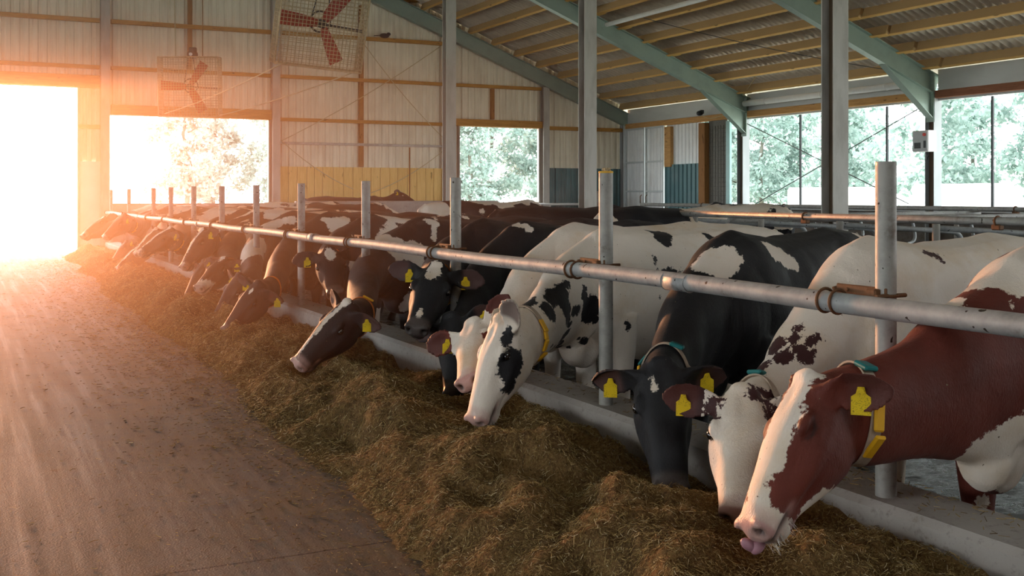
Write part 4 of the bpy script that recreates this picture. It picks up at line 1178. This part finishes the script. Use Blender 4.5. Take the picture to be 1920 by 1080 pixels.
BLOBS = {
 'C1': [(3.43,2.75,1.15,0.139,-1),(3.33,2.82,1.11,0.095,-1),(3.12,2.8,1.03,0.077,-1),(3.59,2.8,1.23,0.083,-1),(3.42,2.67,1.09,0.056,-1),(3.09,2.81,1.01,0.064,-1),(3.38,2.83,1.13,0.109,-1),(3.25,2.68,0.49,0.138,-1),(3.33,2.67,0.51,0.161,-1),(3.23,2.71,0.44,0.103,-1),(3.39,2.64,0.57,0.073,-1),(3.38,2.69,0.47,0.137,-1),(3.21,2.69,0.5,0.132,-1),(3.48,2.93,0.25,0.029,-1),(3.31,2.67,1.03,0.02,-1)],
 'C2': [(3.17,3.77,0.76,0.049,1),(3.22,3.69,0.8,0.03,1),(3.26,3.71,0.85,0.021,1),(3.27,3.64,0.79,0.024,1),(3.27,3.62,0.75,0.025,1),(3.15,3.68,0.73,0.043,1),(3.07,3.73,0.69,0.041,1),(3.22,3.63,0.73,0.034,1),(3.2,3.66,0.76,0.024,1),(3.02,3.72,0.66,0.034,1),(3.3,3.64,0.81,0.015,1),(3.19,3.73,0.78,0.022,1),(4.11,3.76,1.14,0.023,1),(4.15,3.76,1.13,0.027,1),(4.09,3.77,1.15,0.019,1),(2.9,3.55,0.61,0.043,1),(2.98,3.57,0.59,0.029,1),(2.87,3.55,0.61,0.022,1),(3.0,3.58,0.59,0.023,1),(2.85,3.56,0.61,0.012,1),(2.94,3.57,0.6,0.038,1)],
 'C3': [(3.51,4.61,1.08,0.111,-1),(3.42,4.62,1.07,0.077,-1),(3.56,4.62,1.1,0.08,-1),(3.48,4.56,1.02,0.049,-1),(3.63,4.59,1.09,0.028,-1),(3.5,4.61,1.08,0.112,-1),(3.98,4.68,1.1,0.069,-1),(4.05,4.68,1.06,0.049,-1),(3.92,4.69,1.13,0.057,-1),(4.02,4.68,1.07,0.06,-1),(3.93,4.67,1.11,0.065,-1),(4.07,4.68,1.05,0.045,-1),(3.88,4.69,1.15,0.024,-1),(5.05,5.2,1.17,0.041,-1),(5.06,5.17,1.15,0.04,-1),(5.2,5.38,1.18,0.037,-1),(5.08,5.17,1.13,0.024,-1),(5.09,5.17,1.12,0.012,-1)],
 'C4': [(2.88,5.51,0.81,0.038,1),(2.83,5.48,0.8,0.031,1),(2.89,5.53,0.82,0.036,1),(2.85,5.5,0.8,0.034,1),(2.92,5.57,0.83,0.015,1),(2.82,5.5,0.8,0.01,1),(3.12,5.61,0.82,0.081,1),(2.97,5.49,0.76,0.061,1),(3.15,5.61,0.77,0.07,1),(3.06,5.59,0.83,0.065,1),(3.2,5.68,0.88,0.035,1),(2.93,5.47,0.77,0.039,1),(2.99,5.49,0.72,0.032,1),(3.01,5.55,0.8,0.048,1),(3.14,5.63,0.84,0.069,1),(3.17,5.62,0.75,0.054,1),(3.41,5.78,0.74,0.08,1),(3.42,5.79,0.7,0.073,1),(3.36,5.74,0.81,0.041,1),(3.36,5.75,0.85,0.026,1),(3.47,5.8,0.66,0.035,1),(3.46,5.78,0.77,0.025,1),(3.25,5.69,0.73,0.042,1),(3.17,5.62,0.7,0.039,1),(3.18,5.71,0.56,0.041,1),(3.22,5.83,0.49,0.036,1),(3.19,5.66,0.68,0.039,1),(3.02,5.57,0.54,0.025,1),(3.21,5.72,0.59,0.027,1),(3.2,5.77,0.52,0.036,1),(3.28,5.71,0.73,0.036,1),(3.24,5.73,0.61,0.021,1),(3.16,5.61,0.72,0.036,1),(3.08,5.64,0.53,0.025,1),(3.23,5.7,0.65,0.026,1),(3.42,5.85,0.52,0.032,1),(3.38,5.84,0.54,0.011,1),(3.33,5.89,0.48,0.015,1),(4.08,6.0,1.17,0.077,1),(4.07,5.91,1.12,0.045,1),(4.05,6.06,1.19,0.054,1),(4.07,5.94,1.15,0.067,1),(4.08,6.02,1.18,0.074,1),(3.93,5.81,0.97,0.017,1),(3.93,5.82,1.0,0.016,1),(3.93,5.82,1.01,0.013,1),(3.94,5.8,0.96,0.012,1),(3.93,5.82,1.02,0.01,1),(3.93,5.8,0.96,0.014,1),(3.92,5.83,1.03,0.007,1),(3.93,5.82,1.01,0.016,1),(3.93,5.81,0.98,0.015,1),(3.94,5.81,0.97,0.011,1),(3.94,5.81,0.99,0.01,1),(3.94,5.8,0.95,0.009,1),(4.02,5.81,0.93,0.043,1),(4.09,5.8,0.9,0.032,1),(4.0,5.81,0.93,0.041,1),(4.05,5.8,0.92,0.037,1),(4.11,5.81,0.93,0.02,1),(4.11,5.81,0.95,0.012,1),(3.98,5.81,0.96,0.014,1),(3.97,5.8,0.91,0.017,1),(3.67,5.75,0.63,0.02,1),(3.68,5.75,0.6,0.02,1),(3.93,5.77,0.78,0.014,1),(4.49,6.0,1.14,0.033,1),(4.48,6.02,1.16,0.027,1),(4.52,6.0,1.14,0.013,1),(4.46,6.03,1.16,0.014,1),(4.49,6.02,1.16,0.026,1),(4.47,5.98,1.13,0.017,1),(4.49,5.99,1.14,0.028,1),(4.48,5.99,1.14,0.029,1),(4.46,6.03,1.17,0.009,1),(4.52,5.99,1.13,0.01,1)],
 'C6': [(3.78,7.28,1.17,0.031,-1),(3.76,7.33,1.19,0.034,-1),(3.72,7.35,1.2,0.031,-1),(3.7,7.36,1.2,0.027,-1),(3.77,7.31,1.19,0.028,-1),(4.16,7.46,1.19,0.01,-1)],
 'C8': [(3.28,9.25,1.02,0.142,-1),(3.6,9.25,0.92,0.102,-1),(3.45,9.21,0.95,0.12,-1),(3.64,9.23,0.84,0.066,-1),(3.35,9.19,0.99,0.101,-1),(3.66,9.22,0.77,0.042,-1),(3.64,9.25,0.92,0.088,-1),(3.87,9.39,1.18,0.061,-1),(3.84,9.29,1.06,0.029,-1),(3.85,9.33,1.12,0.031,-1),(3.83,9.28,1.03,0.028,-1),(3.83,9.4,1.19,0.039,-1),(3.85,9.31,1.09,0.03,-1),(3.86,9.35,1.14,0.034,-1),(3.8,9.42,1.2,0.017,-1),(3.93,9.48,1.2,0.026,-1),(3.81,9.28,1.02,0.012,-1),(3.84,9.28,1.03,0.023,-1),(3.59,9.37,0.41,0.066,-1),(3.61,9.35,0.48,0.045,-1)],
 'C10': [(3.78,12.11,1.09,0.101,-1),(3.9,12.16,1.14,0.07,-1),(3.71,12.15,1.13,0.052,-1),(3.66,12.17,1.15,0.035,-1),(3.83,12.12,1.11,0.09,-1),(3.75,12.09,1.05,0.055,-1),(3.92,12.18,1.15,0.062,-1)],
 'C11': [(3.02,13.02,0.82,0.219,-1),(2.93,13.0,0.74,0.162,-1),(3.17,13.13,0.85,0.137,-1),(2.94,12.9,0.74,0.154,-1),(3.3,13.43,1.02,0.108,-1),(3.65,13.54,1.11,0.066,-1),(3.45,13.54,1.08,0.078,-1),(3.21,13.53,1.01,0.093,-1),(3.57,13.56,1.11,0.056,-1),(3.36,13.49,1.05,0.102,-1),(3.51,13.56,1.1,0.062,-1),(3.26,13.44,1.02,0.112,-1)],
}

COWS = [
 dict(id='C1', label='red and white cow with white blaze licking its nose, closest at the feed', W=(3.60, 2.82), yaw=9, P=(2.45, 2.79, .83), M=(2.12, 2.71, .40), face=(-.97, .22), mat='red', base=1, vox=.0095, closed=True,
      face_blobs=[(.20, .022, .02, .40, .078, .06, -1), (.50, 0, -.08, .085, .12, .10, -1), (-.01, 0, -.02, .06, .075, .05, -1), (.36, 0, -.20, .22, .06, .05, -1)], ear_dark=True, earL=(.35, -.55, 0), earR=(1.5, -1.2, 0), tagL=(.55,), tongue=-1, whiskers=True,
      collar=dict(at=.84, bits=[(62, .035, .018, .055, 'transponder', 'tealbox')] + links(1, -42, -4, 2, .05))),
 dict(id='C2', label='white cow with maroon speckled neck and maroon ears, behind the closest one', W=(3.80, 3.85), yaw=12, P=(2.85, 3.58, .63), M=(2.57, 3.25, .24), face=(-.62, -.78), mat='speckle', base=-1, vox=.0095,
      ear_dark=True, earL=(.2, .0, 0), earR=(.2, .0, 0), tagR=(.62,), tagL=(.62,), face_blobs=[(.06, .09, -.10, .10, .05, .08, 1), (.06, -.09, -.10, .10, .05, .08, 1)],
      collar=dict(at=.86, bits=[(95, .035, .018, .055, 'transponder', 'tealbox')])),
 dict(id='C3', label='black cow with white saddle patches and teal box on its collar, face straight down', W=(3.72, 4.78), yaw=22, P=(2.80, 4.10, .67), M=(2.70, 3.86, .15), face=(-.45, -.88), mat='black', base=1, vox=.0095,
      earL=(.1, -.45, 0), earR=(.1, -.45, 0), tagL=(.55,), tagR=(.60,), face_blobs=[(.10, -.04, .01, .035, .014, .03, -1)],
      collar=dict(at=.84, bits=[(70, .035, .018, .055, 'transponder', 'tealbox'), (150, .03, .012, .04, 'buckle', 'tealbox'), (178, .05, .016, .04, 'collar_link', 'yellowlink'), (205, .05, .016, .04, 'collar_link', 'yellowlink')])),
 dict(id='C4', label='white cow with black eye patch, black neck patches and pink nose', W=(3.72, 6.02), yaw=10, P=(2.59, 5.38, .75), M=(2.36, 5.30, .22), face=(-.98, -.06), mat='blackpink', base=-1, vox=.0095, whiskers=True,
      earL=(.8, .9, 0), earR=(1.3, -.9, 0), face_blobs=[(.215, .11, -.095, .090, .08, .070, 1), (.085, .10, -.03, .055, .03, .035, 1), (.30, .09, -.13, .05, .05, .04, 1)],
      collar=dict(at=.84, bits=[(22, .04, .012, .05, 'collar_link', 'yellowlink')] + links(1, -45, 5, 3, .036), band='band')),
 dict(id='C5', label='pale cream cow with red ears, mostly hidden behind the white cow with the eye patch', W=(3.85, 6.72), yaw=10, P=(2.75, 6.09, .66), M=(2.49, 5.63, .40), face=(-.80, -.55), mat='red', base=-1, vox=.011, w=.86,
      ear_dark=True, earL=(.15, .5, 0), earR=(.2, .15, 0), tagR=(.4,), face_blobs=[(.19, .10, -.06, .045, .05, .04, 1)], collar=dict(at=.84, bits=[(90, .035, .018, .055, 'transponder', 'tealbox')])),
 dict(id='C6', label='black cow with its face down below the cow that looks up', W=(3.80, 7.40), yaw=12, P=(2.85, 6.66, .63), M=(2.72, 6.32, .18), face=(-.75, -.62), mat='black', base=1, vox=.011, w=.86, tagL=(.6,)),
 dict(id='C7', label='black cow with white forehead raising its head towards the alley', W=(3.85, 8.25), yaw=14, P=(2.90, 6.98, .95), M=(2.60, 6.62, .58), face=(-.45, -.80), fz=.75, mat='black', base=1, vox=.011, w=.86,
      earL=(.1, -.05, 0), earR=(.1, .0, 0), tagL=(.45,), tagR=(.35,), face_blobs=[(.06, 0, .01, .085, .050, .05, -1), (.42, 0, .0, .034, .022, .04, -1)], collar=dict(at=.80, band='band_orange', bits=links(1, -30, 0, 2, .02, .01, .03))),
 dict(id='C8', label='big black cow with narrow white blaze, its nose down in the feed', W=(3.80, 9.5), yaw=12, P=(2.47, 7.67, .65), M=(2.06, 7.68, .23), face=(-.95, -.30), mat='blackpink', base=1, vox=.011,
      earL=(.3, -.5, 0), earR=(.3, .0, 0), tagL=(.5,), face_blobs=[(.13, -.012, .02, .22, .026, .05, -1), (.36, -.02, .0, .16, .018, .05, -1), (.51, -.01, -.06, .05, .055, .05, -1), (.0, 0, -.0, .04, .05, .04, -1)],
      collar=dict(at=.86, band='band_orange', bits=[(75, .045, .014, .05, 'collar_link', 'yellowlink'), (-20, .022, .014, .035, 'collar_link', 'yellowlink')])),
 dict(id='C9', bodybias=0.45, seed=31, label='black cow with white heart on its forehead looking at the viewer', W=(3.80, 10.95), yaw=14, P=(2.92, 9.55, .95), M=(2.84, 9.10, .60), face=(-.30, -.92), fz=.6, mat='black', base=1, vox=.012, w=.9,
      earL=(.1, -.05, 0), earR=(.1, -.08, 0), tagR=(.45,), face_blobs=[(.08, .0, .01, .085, .050, .05, -1)], collar=dict(at=.84, band='band_orange', bits=links(1, 180, 215, 2, .03, .01, .03))),
 dict(id='C10', label='black cow with small white star and orange collar, its nose in the feed', W=(3.75, 12.3), yaw=10, P=(2.57, 10.86, .56), M=(2.21, 10.85, .10), face=(-.93, -.35), mat='black', base=1, vox=.012,
      earL=(.2, -.7, 0), earR=(.1, .5, 0), tagL=(.7,), tagR=(.2,), face_blobs=[(.09, .02, .01, .035, .022, .04, -1)], collar=dict(at=.84, band='band_orange')),
 dict(id='C11', label='black cow with white shoulder, head beside the orange collared one', W=(3.72, 13.7), yaw=10, P=(2.64, 12.02, .56), M=(2.33, 11.99, .07), face=(-.93, -.35), mat='black', base=1, vox=.013,
      earL=(.2, .1, 0), tagR=(.2,), tagL=(.3,)),
 dict(id='G', bodybias=0.5, seed=38, label='white faced cow with dark cheeks and three yellow tags, chin on the feed', W=(3.75, 15.0), yaw=10, P=(2.70, 13.07, .69), M=(2.33, 12.76, .40), face=(-.75, -.65), mat='brown', base=1, vox=.014,
      face_blobs=[(.47, 0, -.09, .14, .13, .09, -1), (.02, .0, .0, .05, .03, .05, -1)], tagL=(.5,), tagR=(.5,), collar=dict(at=.84, band='band_brown', bits=links(1, -40, 10, 3, .035))),
 dict(id='F', bodybias=0.48, seed=45, label='dark cow with white crest and long yellow collar strap, muzzle tucked down', W=(3.75, 16.7), yaw=6, P=(2.72, 14.5, .99), M=(2.40, 14.35, .52), face=(-.97, -.25), mat='brown', base=1, vox=.014,
      face_blobs=[(.20, 0, .02, .30, .022, .04, -1), (.02, 0, .0, .06, .05, .05, -1), (.50, 0, -.05, .05, .06, .05, -1)], tagL=(.4,), collar=dict(at=.88, band='band_brown', bits=links(1, -45, 15, 4, .04))),
 dict(id='Fd', bodybias=0.45, seed=52, label='dark cow with its nose buried below the white crested one', W=(3.80, 15.9), yaw=8, P=(2.62, 13.9, .62), M=(2.32, 13.7, .15), face=(-.97, -.25), mat='brown', base=1, vox=.015),
 dict(id='E', bodybias=0.5, seed=59, label='brown headed cow with white blaze and yellow strap, muzzle level above the heap', W=(3.75, 18.6), yaw=6, P=(2.62, 16.38, .97), M=(2.15, 16.40, .63), face=(-.95, -.25), fz=.8, mat='brown', base=1, vox=.015,
      face_blobs=[(.16, 0, .02, .30, .028, .05, -1), (.0, 0, .0, .05, .05, .05, -1), (.50, 0, -.06, .06, .07, .06, -1), (.3, 0, -.2, .3, .08, .05, -1)], tagL=(.55,), collar=dict(at=.88, band='band_brown', bits=links(1, -50, 5, 4, .04))),
 dict(id='D', bodybias=0.5, seed=66, label='dark cow with white muzzle and white crest leaning over the heap', W=(3.72, 20.3), yaw=6, P=(2.70, 18.3, .90), M=(2.34, 18.3, .50), face=(-.95, -.25), mat='brown', base=1, vox=.016,
      face_blobs=[(.2, 0, .02, .33, .03, .05, -1), (.0, 0, .0, .06, .06, .05, -1), (.47, 0, -.09, .12, .10, .08, -1)]),
 dict(id='Dd', bodybias=0.46, seed=73, label='dark cow with its nose low in the feed in front of the white crested pair', W=(3.78, 21.6), yaw=6, P=(2.67, 19.83, .58), M=(2.25, 19.84, .18), face=(-.95, -.25), mat='brown', base=1, vox=.016, face_blobs=[(.2, 0, .02, .2, .03, .04, -1)]),
 dict(id='B', bodybias=0.48, seed=80, label='distant dark cow with white muzzle and yellow collar strap, head held high', W=(3.75, 23.2), yaw=5, P=(2.58, 21.26, 1.09), M=(2.17, 21.26, .68), face=(-.95, -.25), fz=.7, mat='brown', base=1, vox=.017,
      face_blobs=[(.50, 0, -.07, .06, .09, .08, -1)], tagL=(.4,), collar=dict(at=.88, band='band_brown', bits=links(1, -40, 10, 3, .045))),
 dict(id='Bd', bodybias=0.5, seed=87, label='distant dark cow with head lowered into the far end of the heap', W=(3.75, 24.4), yaw=5, P=(2.72, 22.2, .55), M=(2.40, 22.0, .16), face=(-.95, -.25), mat='brown', base=1, vox=.017, face_blobs=[(.50, 0, -.07, .06, .09, .08, -1)], tagL=(.5,)),
 dict(id='A', bodybias=0.47, seed=94, label='farthest dark cow at the feed with a white poll, head level', W=(3.75, 25.9), yaw=4, P=(2.50, 24.0, .98), M=(2.02, 23.6, .66), face=(-.95, -.25), fz=.7, mat='brown', base=1, vox=.018, face_blobs=[(.05, 0, .01, .12, .05, .05, -1)]),
]
GB = 'cows standing behind the feeding row'
COWS += [
 dict(id='b1', label='white cow with black spots whose back shows below the bright opening', W=(8.0, 15.45), yaw=178, s=1.09, P=(9.0, 15.3, .7), M=(9.15, 15.2, .2), face=(.9, .3), mat='black', bias=.60, seed=21, vox=.018, plain=True, group=GB, w=1.0),
 dict(id='b2', label='long dark back of a cow behind the second feed post', W=(7.8, 12.6), yaw=176, s=1.05, P=(8.9, 12.5, .75), M=(9.1, 12.5, .3), face=(.9, -.2), mat='black', base=1, seed=4, vox=.018, plain=True, group=GB),
 dict(id='b3', label='white rumped cow with black patches beside the cubicle pipes', W=(8.5, 11.3), yaw=182, s=1.05, P=(9.2, 11.3, .75), M=(9.4, 11.3, .3), face=(.9, .1), mat='black', bias=.53, seed=9, vox=.018, plain=True, group=GB),
 dict(id='b5', label='black and white cow whose rump shows between the cubicle rails and the window', W=(10.9, 14.4), yaw=270, s=1.06, P=(10.9, 15.4, .8), M=(10.9, 15.6, .3), face=(.1, .9), mat='black', bias=.47, seed=13, vox=.018, plain=True, group=GB),
 dict(id='b6', label='black cow with yellow ear tag resting in front of the yellow boards', W=(9.45, 26.95), yaw=178, s=1.13, P=(10.1, 26.85, 1.56), M=(10.5, 26.55, 1.27), face=(.7, -.3), fz=.9, mat='black', base=1, seed=17, vox=.018, group=GB, face_blobs=[(.1, 0, 0, .1, .05, .05, -1)], tagR=(.5,), w=1.0),
 dict(id='b7', label='dark cow standing behind the distant part of the row', W=(6.9, 19.5), yaw=176, s=1.05, P=(8.0, 19.4, .75), M=(8.2, 19.4, .3), face=(.9, -.1), mat='black', bias=.40, seed=23, vox=.02, plain=True, group=GB),
 dict(id='b8', label='black and white cow standing behind the farthest feed posts', W=(7.1, 23.0), yaw=176, s=1.05, P=(8.2, 22.9, .75), M=(8.4, 22.9, .3), face=(.9, -.1), mat='black', bias=.47, seed=29, vox=.02, plain=True, group=GB),
]
for sp in COWS:
    if sp['id'] in BLOBS: sp['blobs'] = BLOBS[sp['id']]
    c = build_cow(sp)
    c['cid'] = sp['id']
    del c['cid']

# ================================================================ FEED
MZ = [(sp['M'][0], sp['M'][1], sp['M'][2]) for sp in COWS if sp['M'][0] < 3]
def feed_h(X, Y):
    sh = X.shape; x = X.ravel(); y = Y.ravel()
    n1 = fbm(np.stack([x * 1.3, y * 1.1, 0 * x], 1), 41, 3) - .5
    n2 = fbm(np.stack([x * 4.2, y * 3.4, 0 * x + 3], 1), 43, 4, .55) - .5
    n3 = fbm(np.stack([x * 16, y * 16, 0 * x + 7], 1), 47, 3, .6) - .5
    edge = 1.40 + .017 * y + .42 * (fbm(np.stack([y * .55, 0 * y, 0 * y], 1), 51, 3) - .5) + .16 * n1 + .14 * n2 + .10 * n3
    t = np.clip((x - edge) / .62, 0, 1); ramp = t * t * (3 - 2 * t) * (.65 + .35 * t)
    rdg = 1 - np.abs(2 * fbm(np.stack([x * 2.3, y * 1.7, 0 * x + 11], 1), 61, 3, .5) - 1) * 2.2
    hh = .19 + .16 * n1 + .30 * n2 + .13 * (rdg - .5)
    hh = hh * (1 - .30 * sm(2.35, 2.95, x))
    z = ramp * hh + ramp * .05 * n3 + .012 * sm(-.5, .05, x - edge) * 0
    for mx, my, mz in MZ:
        d2 = ((x - mx - .05) / .26) ** 2 + ((y - my) / .30) ** 2
        lim = max(.02, mz - .07)
        z = z - np.exp(-d2) * np.maximum(0, z - min(lim, .18)) * 1.0 + np.exp(-(np.sqrt(d2) - 1.5) ** 2 * 3) * .03 * ramp
    z = np.where(ramp > 0, np.maximum(z, -.03 + .14 * np.minimum(ramp, .4)) - .03 * np.clip(1 - ramp / .25, 0, 1), -.05)
    return z.reshape(sh), ramp.reshape(sh)
ys = np.concatenate([np.geomspace(1.9, 28.2, 900)])
xs = np.linspace(1.1, 2.99, 190)
GX, GY = np.meshgrid(xs, ys)
Z, RP = feed_h(GX, GY)
nx = len(xs); ny = len(ys)
V = np.stack([GX.ravel(), GY.ravel(), Z.ravel()], 1)
keep = (RP > 0)
idx = np.arange(nx * ny).reshape(ny, nx)
q = np.stack([idx[:-1, :-1], idx[:-1, 1:], idx[1:, 1:], idx[1:, :-1]], -1).reshape(-1, 4)
kq = keep.ravel()[q].any(1)
me = mesh_np('feed_heap', V, q[kq], True)
t = NT('chopped_feed'); v = t.coord('Object')
a = t.noise(v, 9, 6, .7); b = t.noise(t.coord('Object', (1, .5, 1)), 120, 4, .75)
cc = t.mix((.30, .180, .070), (.145, .082, .034), t.maprange(a, .38, .66))
cc = t.mix(cc, (.46, .325, .14), t.maprange(b, .56, .70))
cc = t.mix(cc, (.03, .018, .008), t.maprange(b, .44, .30))
t.set(color=cc, rough=.9, spec=.15); t.bump(t.math('ADD', b, t.math('MULTIPLY', t.noise(v, 45, 4, .7), .8)), .9, .02)
M['feed'] = t.m
me.materials.append(M['feed'])
heap = link(bpy.data.objects.new('feed_heap', me)); tag(heap, 'long heap of brown chopped feed lying along the curb', 'feed', None, 'stuff')

t = NT('straw_bits'); g_ = t.n('ShaderNodeNewGeometry')
cc = t.ramp(g_.outputs['Random Per Island'], [(0, (.08, .046, .016)), (.40, (.20, .125, .045)), (.68, (.33, .225, .082)), (.9, (.45, .33, .13)), (1.0, (.66, .57, .36))])
t.set(color=cc, rough=.75, spec=.2); M['straw'] = t.m
def straw(n, seed, region, ln, rad, name, label, spread=False):
    r = np.random.RandomState(seed)
    out = []
    y = region[2] * (region[3] / region[2]) ** r.uniform(0, 1, n * 2)
    x = r.uniform(region[0], region[1], n * 2)
    z, rp = feed_h(x[None], y[None]); z = z[0]; rp = rp[0]
    if spread:
        p = np.exp(-np.clip(1.62 - x, 0, 9) / .36); k_ = (rp < .25) & (r.uniform(0, 1, n * 2) < p); z = np.maximum(z, 0)
    else: k_ = (z > .004) | (rp > .08) & (r.uniform(0, 1, n * 2) < .5); z = np.maximum(z, .001)
    x, y, z = x[k_][:n], y[k_][:n], z[k_][:n]; n = len(x)
    e = .02
    if not spread:
        zx = (feed_h((x + e)[None], y[None])[0][0] - z) / e; zy = (feed_h(x[None], (y + e)[None])[0][0] - z) / e
    else: zx = zy = np.zeros(n)
    a = r.uniform(0, 2 * np.pi, n)
    d = np.stack([np.cos(a), np.sin(a), np.cos(a) * zx + np.sin(a) * zy + (r.normal(0, .30, n) if not spread else r.normal(0, .05, n))], 1); d /= np.linalg.norm(d, axis=1)[:, None]
    L = (r.gamma(3.0, 1 / 3.0, n) * ln)[:, None]; sc = np.clip(y / 5.0, .8, 2.2)[:, None]
    L = L * sc ** .6; R = rad * r.uniform(.6, 1.5, n)[:, None] * sc ** .7
    p = np.stack([x, y, z + .004 + (r.uniform(0, .012, n) if not spread else 0)], 1)
    w = np.cross(d, [0, 0, 1.]); w /= np.linalg.norm(w, axis=1)[:, None]; u_ = np.cross(w, d)
    bend = r.normal(0, .08, n)[:, None] * L
    P = []
    for e_, f_ in ((-1, 0), (0, 1), (1, 0)):
        c_ = p + d * L * .5 * e_ + u_ * bend * f_
        P += [c_ + w * R, c_ - w * R, c_ + u_ * R * 1.1]
    V = np.stack(P, 1).reshape(-1, 3)
    b_ = (np.arange(n) * 9)[:, None]
    F = []
    for s_ in (0, 3):
        for i, j in ((0, 1), (1, 2), (2, 0)): F.append(np.stack([b_[:, 0] + s_ + i, b_[:, 0] + s_ + j, b_[:, 0] + s_ + 3 + j, b_[:, 0] + s_ + 3 + i], 1))
    F = np.concatenate(F, 0)
    me = bpy.data.meshes.new(name)
    me.vertices.add(len(V)); me.vertices.foreach_set('co', V.astype(np.float32).ravel())
    me.loops.add(F.size); me.loops.foreach_set('vertex_index', F.astype(np.int32).ravel())
    me.polygons.add(len(F)); me.polygons.foreach_set('loop_start', (np.arange(len(F)) * 4).astype(np.int32))
    me.update(calc_edges=True); me.validate()
    me.materials.append(M['straw'])
    o = link(bpy.data.objects.new(name, me)); tag(o, label, 'straw' if not spread else 'crumbs', None, 'stuff'); return o
straw(150000, 7, (1.2, 2.97, 2.2, 27.5), .019, .0012, 'loose_straw', 'loose stalks and chaff covering the brown feed heap')
straw(30000, 8, (-.6, 2.0, 2.0, 26), .014, .0014, 'scattered_crumbs', 'scattered crumbs of feed on the concrete beside the heap', True)

# crumbs on the curb top
r_ = np.random.RandomState(3); m = MB()
for _ in range(900):
    y = 2 * (13) ** r_.uniform(); x = 3.0 + .30 * r_.beta(2.2, 1.2)
    a_ = r_.uniform(0, 3.14); L_ = r_.uniform(.01, .04); d = Vector((math.cos(a_), math.sin(a_), r_.normal(0, .1)))
    m.tube([Vector((x, y, .300)) - d * L_ * .5, Vector((x, y, .303)) + d * L_ * .5], r_.uniform(.0008, .0018), 3)
o = m.build('curb_straw', M['straw'], fix=False); tag(o, 'old feed remains lying on top of the concrete curb', 'straw', None, 'stuff')
# straw on the back of one black cow is left to the coat material
# ================================================================ HAZE in the sunlit end of the alley
m = MB(); m.box((.4, 17.4, 2.9), (8.0, 21.3, 5.7)); hz = m.build('haze', M['rope'])
hm = bpy.data.materials.new('dusty_haze'); hm.use_nodes = True
nt = hm.node_tree
for n_ in list(nt.nodes):
    if n_.type != 'OUTPUT_MATERIAL': nt.nodes.remove(n_)
vs_ = nt.nodes.new('ShaderNodeVolumeScatter')
vs_.inputs['Color'].default_value = (1.0, .64, .44, 1)
vs_.inputs['Density'].default_value = .0158
vs_.inputs['Anisotropy'].default_value = .72
nt.links.new(vs_.outputs[0], nt.nodes['Material Output'].inputs['Volume'])
hz.data.materials.clear(); hz.data.materials.append(hm)
tag(hz, 'warm dusty haze hanging in the sunlit end of the feeding alley', 'haze', None, 'stuff')
